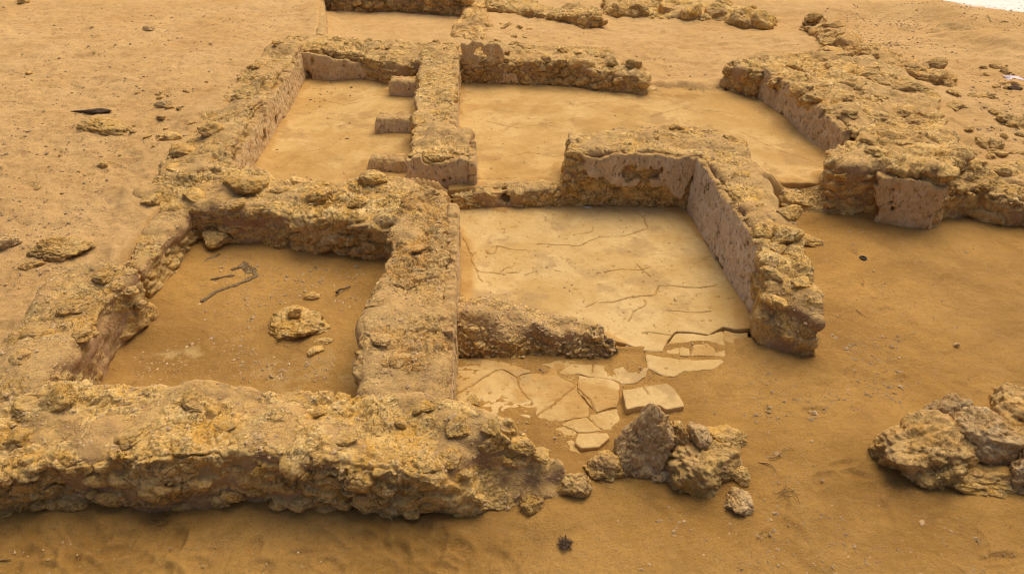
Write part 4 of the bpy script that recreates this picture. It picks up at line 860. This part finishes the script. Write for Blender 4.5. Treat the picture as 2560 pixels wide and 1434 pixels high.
for o in [o for o in scene.objects if o.type == 'CURVE']:
    me = bpy.data.meshes.new_from_object(o.evaluated_get(dg)); nm = o.name; n = bpy.data.objects.new('x', me); COL.objects.link(n); n.matrix_world = o.matrix_world
    for k in o.keys():
        if k in ('label', 'category', 'group', 'kind'): n[k] = o[k]
    bpy.data.objects.remove(o); n.name = nm
# sand that has drifted against the feet of walls and boulders
Df = np.zeros(X.shape); WB = .5 + fbm(gp, 2.4, 3, 66).reshape(X.shape)
for rx in RIMS:
    A_ = np.array(rx); m_ = (X > A_[:, 0].min() - .5) & (X < A_[:, 0].max() + .5) & (Y > A_[:, 1].min() - .5) & (Y < A_[:, 1].max() + .5)
    dd = np.maximum(polyd(X[m_], Y[m_], rx), 0); Df[m_] = np.maximum(Df[m_], (.012 + .035 * WB[m_]) * np.exp(-(np.maximum(dd - .05, 0) / (.07 + .13 * np.clip(WB[m_], 0, 1))) ** 2))
for bx, by, br in BOUL:
    m_ = (np.abs(X - bx) < br + .5) & (np.abs(Y - by) < br + .5); r_ = np.hypot(X[m_] - bx, Y[m_] - by); Df[m_] = np.maximum(Df[m_], min(br, .2) * (.10 + .16 * WB[m_]) * np.exp(-(np.maximum(r_ - br * .75, 0) / (.05 + br * .35)) ** 2))
keep = 1 - sst(.02, -.03, RD); keep *= 1 - .85 * sst(.02, -.04, polyd(X, Y, PL2)); keep *= 1 - sst(.0, -.1, polyd(X, Y, UPR))
Z = Z + Df * keep
gme = bpy.data.objects['ground'].data
gme.vertices.foreach_set('co', np.stack([X, Y, Z], 2).astype(np.float32).ravel()); gme.update()
# ================================================================= GRAVEL
def sc_px(n, box, seed, lo=.002, k=.0022, mat='pebble', name='gravel', clump=0.0):
    r = np.random.RandomState(seed); px = r.uniform(box[0], box[2], n); py = r.uniform(box[1], box[3], n)
    pts = []
    d = np.array([ray(a, b) for a, b in zip(px, py)])
    z = np.zeros(n)
    for _ in range(4):
        t = (H - z) / -d[:, 2]; x = d[:, 0] * t; y = d[:, 1] * t; z = ground_z(x[:, None], y[:, None])[0][:, 0]
    if clump:
        m = fbm(np.stack([x, y, x * 0], 1), 1.4, 3, seed) + r.uniform(-.25, .25, n) > clump; x, y, z = x[m], y[m], z[m]; n = len(x)
    u = polyd(x, y, UPR); rm = polyd(x, y, ROOM)
    z = np.where(u < 0, np.maximum(z, .181), z); z = np.where(rm < 0, .003, z)
    m = (u > 0) & (rm > 0) | (r.rand(n) < .40); x, y, z = x[m], y[m], z[m]; n = len(x)
    s = (r.gamma(1.5, k, n) + lo) * (1 + .04 * np.maximum(y - 3, 0))
    o = crumbs(name, np.stack([x, y, z + s * .15], 1), np.minimum(s, .03), M[mat], None, seed); return o
for n, box, sd_, lo, k, mt, cl in [(9000, (-300, 0, 2900, 1434), 1, .0025, .0016, 'pebble', -.1), (3500, (-300, 500, 2900, 1434), 11, .0022, .0020, 'pebble_warm', -.3), (1500, (1050, 150, 2100, 470), 12, .002, .0016, 'pebble', -.3), (2200, (270, 570, 980, 950), 13, .0025, .0028, 'pebble_warm', -.05), (700, (600, 700, 980, 950), 14, .003, .003, 'pebble', -.1), (1600, (1850, 560, 2700, 1434), 15, .002, .0022, 'pebble', -.1), (1300, (-300, 700, 2900, 1434), 2, .0012, .0010, 'pebble_pale', -.2), (4500, (-300, -10, 900, 720), 3, .004, .003, 'pebble', .0),
                                   (900, (270, 580, 980, 950), 4, .0015, .0016, 'pebble_pale', 0.), (2600, (2150, 100, 2700, 480), 5, .004, .004, 'pebble_warm', -.2), (1200, (1220, 20, 2300, 220), 6, .004, .003, 'pebble_warm', -.1),
                                   (900, (1880, 840, 2260, 1050), 7, .003, .003, 'pebble', -.05), (500, (1640, 1130, 1950, 1350), 8, .003, .003, 'pebble', -.2), (1400, (2050, 10, 2560, 120), 9, .004, .003, 'pebble_warm', .0)]:
    sc_px(n, box, sd_, lo, k, mt, 'gravel', cl)
# loose stones on the rubble field at the right and on the left slope, each one a thing of its own
r = random.Random(12)
def loose(n, box, z, smin, smx, mk, lab, grp):
    for _ in range(n):
        px, py = r.uniform(box[0], box[2]), r.uniform(box[1], box[3]); x, y = P(px, py, z); zg = gz(x, y); x, y = P(px, py, zg); zg = gz(x, y); w = r.uniform(smin, smx)
        o = stone((x, y, zg + w * .05), (w, w * r.uniform(.5, .9), w * r.uniform(.35, .6)), mk, None, None, None, 'loose_stone'); tag(o, lab, 'stone', grp)
RS = 'loose stones on the right slope'
loose(9, (2440, 150, 2600, 200), .45, .05, .12, 'rock_olive', 'rough loose stone on the sand above the pink rag at the right edge', RS)
loose(12, (2380, 215, 2600, 290), .45, .04, .12, 'rock_olive', 'rough loose stone just below the pink rag on the right slope', RS)
loose(12, (2400, 300, 2600, 370), .42, .05, .14, 'rock_olive', 'rough loose stone halfway between the pink rag and the undercut bank', RS)
loose(8, (2400, 380, 2600, 450), .42, .05, .14, 'rock_olive', 'rough loose stone lying just above the undercut rubble bank', RS)
loose(5, (370, 205, 470, 250), .54, .03, .07, 'rock_olive', 'small loose stone in the group high on the slope left of the west wall', 'loose stones by the west wall')
loose(9, (400, 250, 520, 310), .54, .03, .07, 'rock_olive', 'small loose stone on the sand against the left side of the crusted west wall', 'loose stones by the west wall')
loose(10, (330, 315, 430, 380), .5, .03, .07, 'rock', 'small loose stone between the buried pale rock and the west wall', 'loose stones by the west wall')
loose(8, (20, 100, 620, 240), .55, .02, .045, 'rock', 'small loose stone on the open sand above the charred driftwood', 'loose stones on the left slope')
loose(9, (20, 340, 320, 500), .45, .015, .04, 'rock', 'small loose stone on the smooth sand below the buried pale rock', 'loose stones on the left slope')
loose(12, (1215, 60, 1350, 110), .4, .04, .08, 'rock_olive', 'loose stone on the rough ground below the sagging wall at the back', 'loose stones at the back')
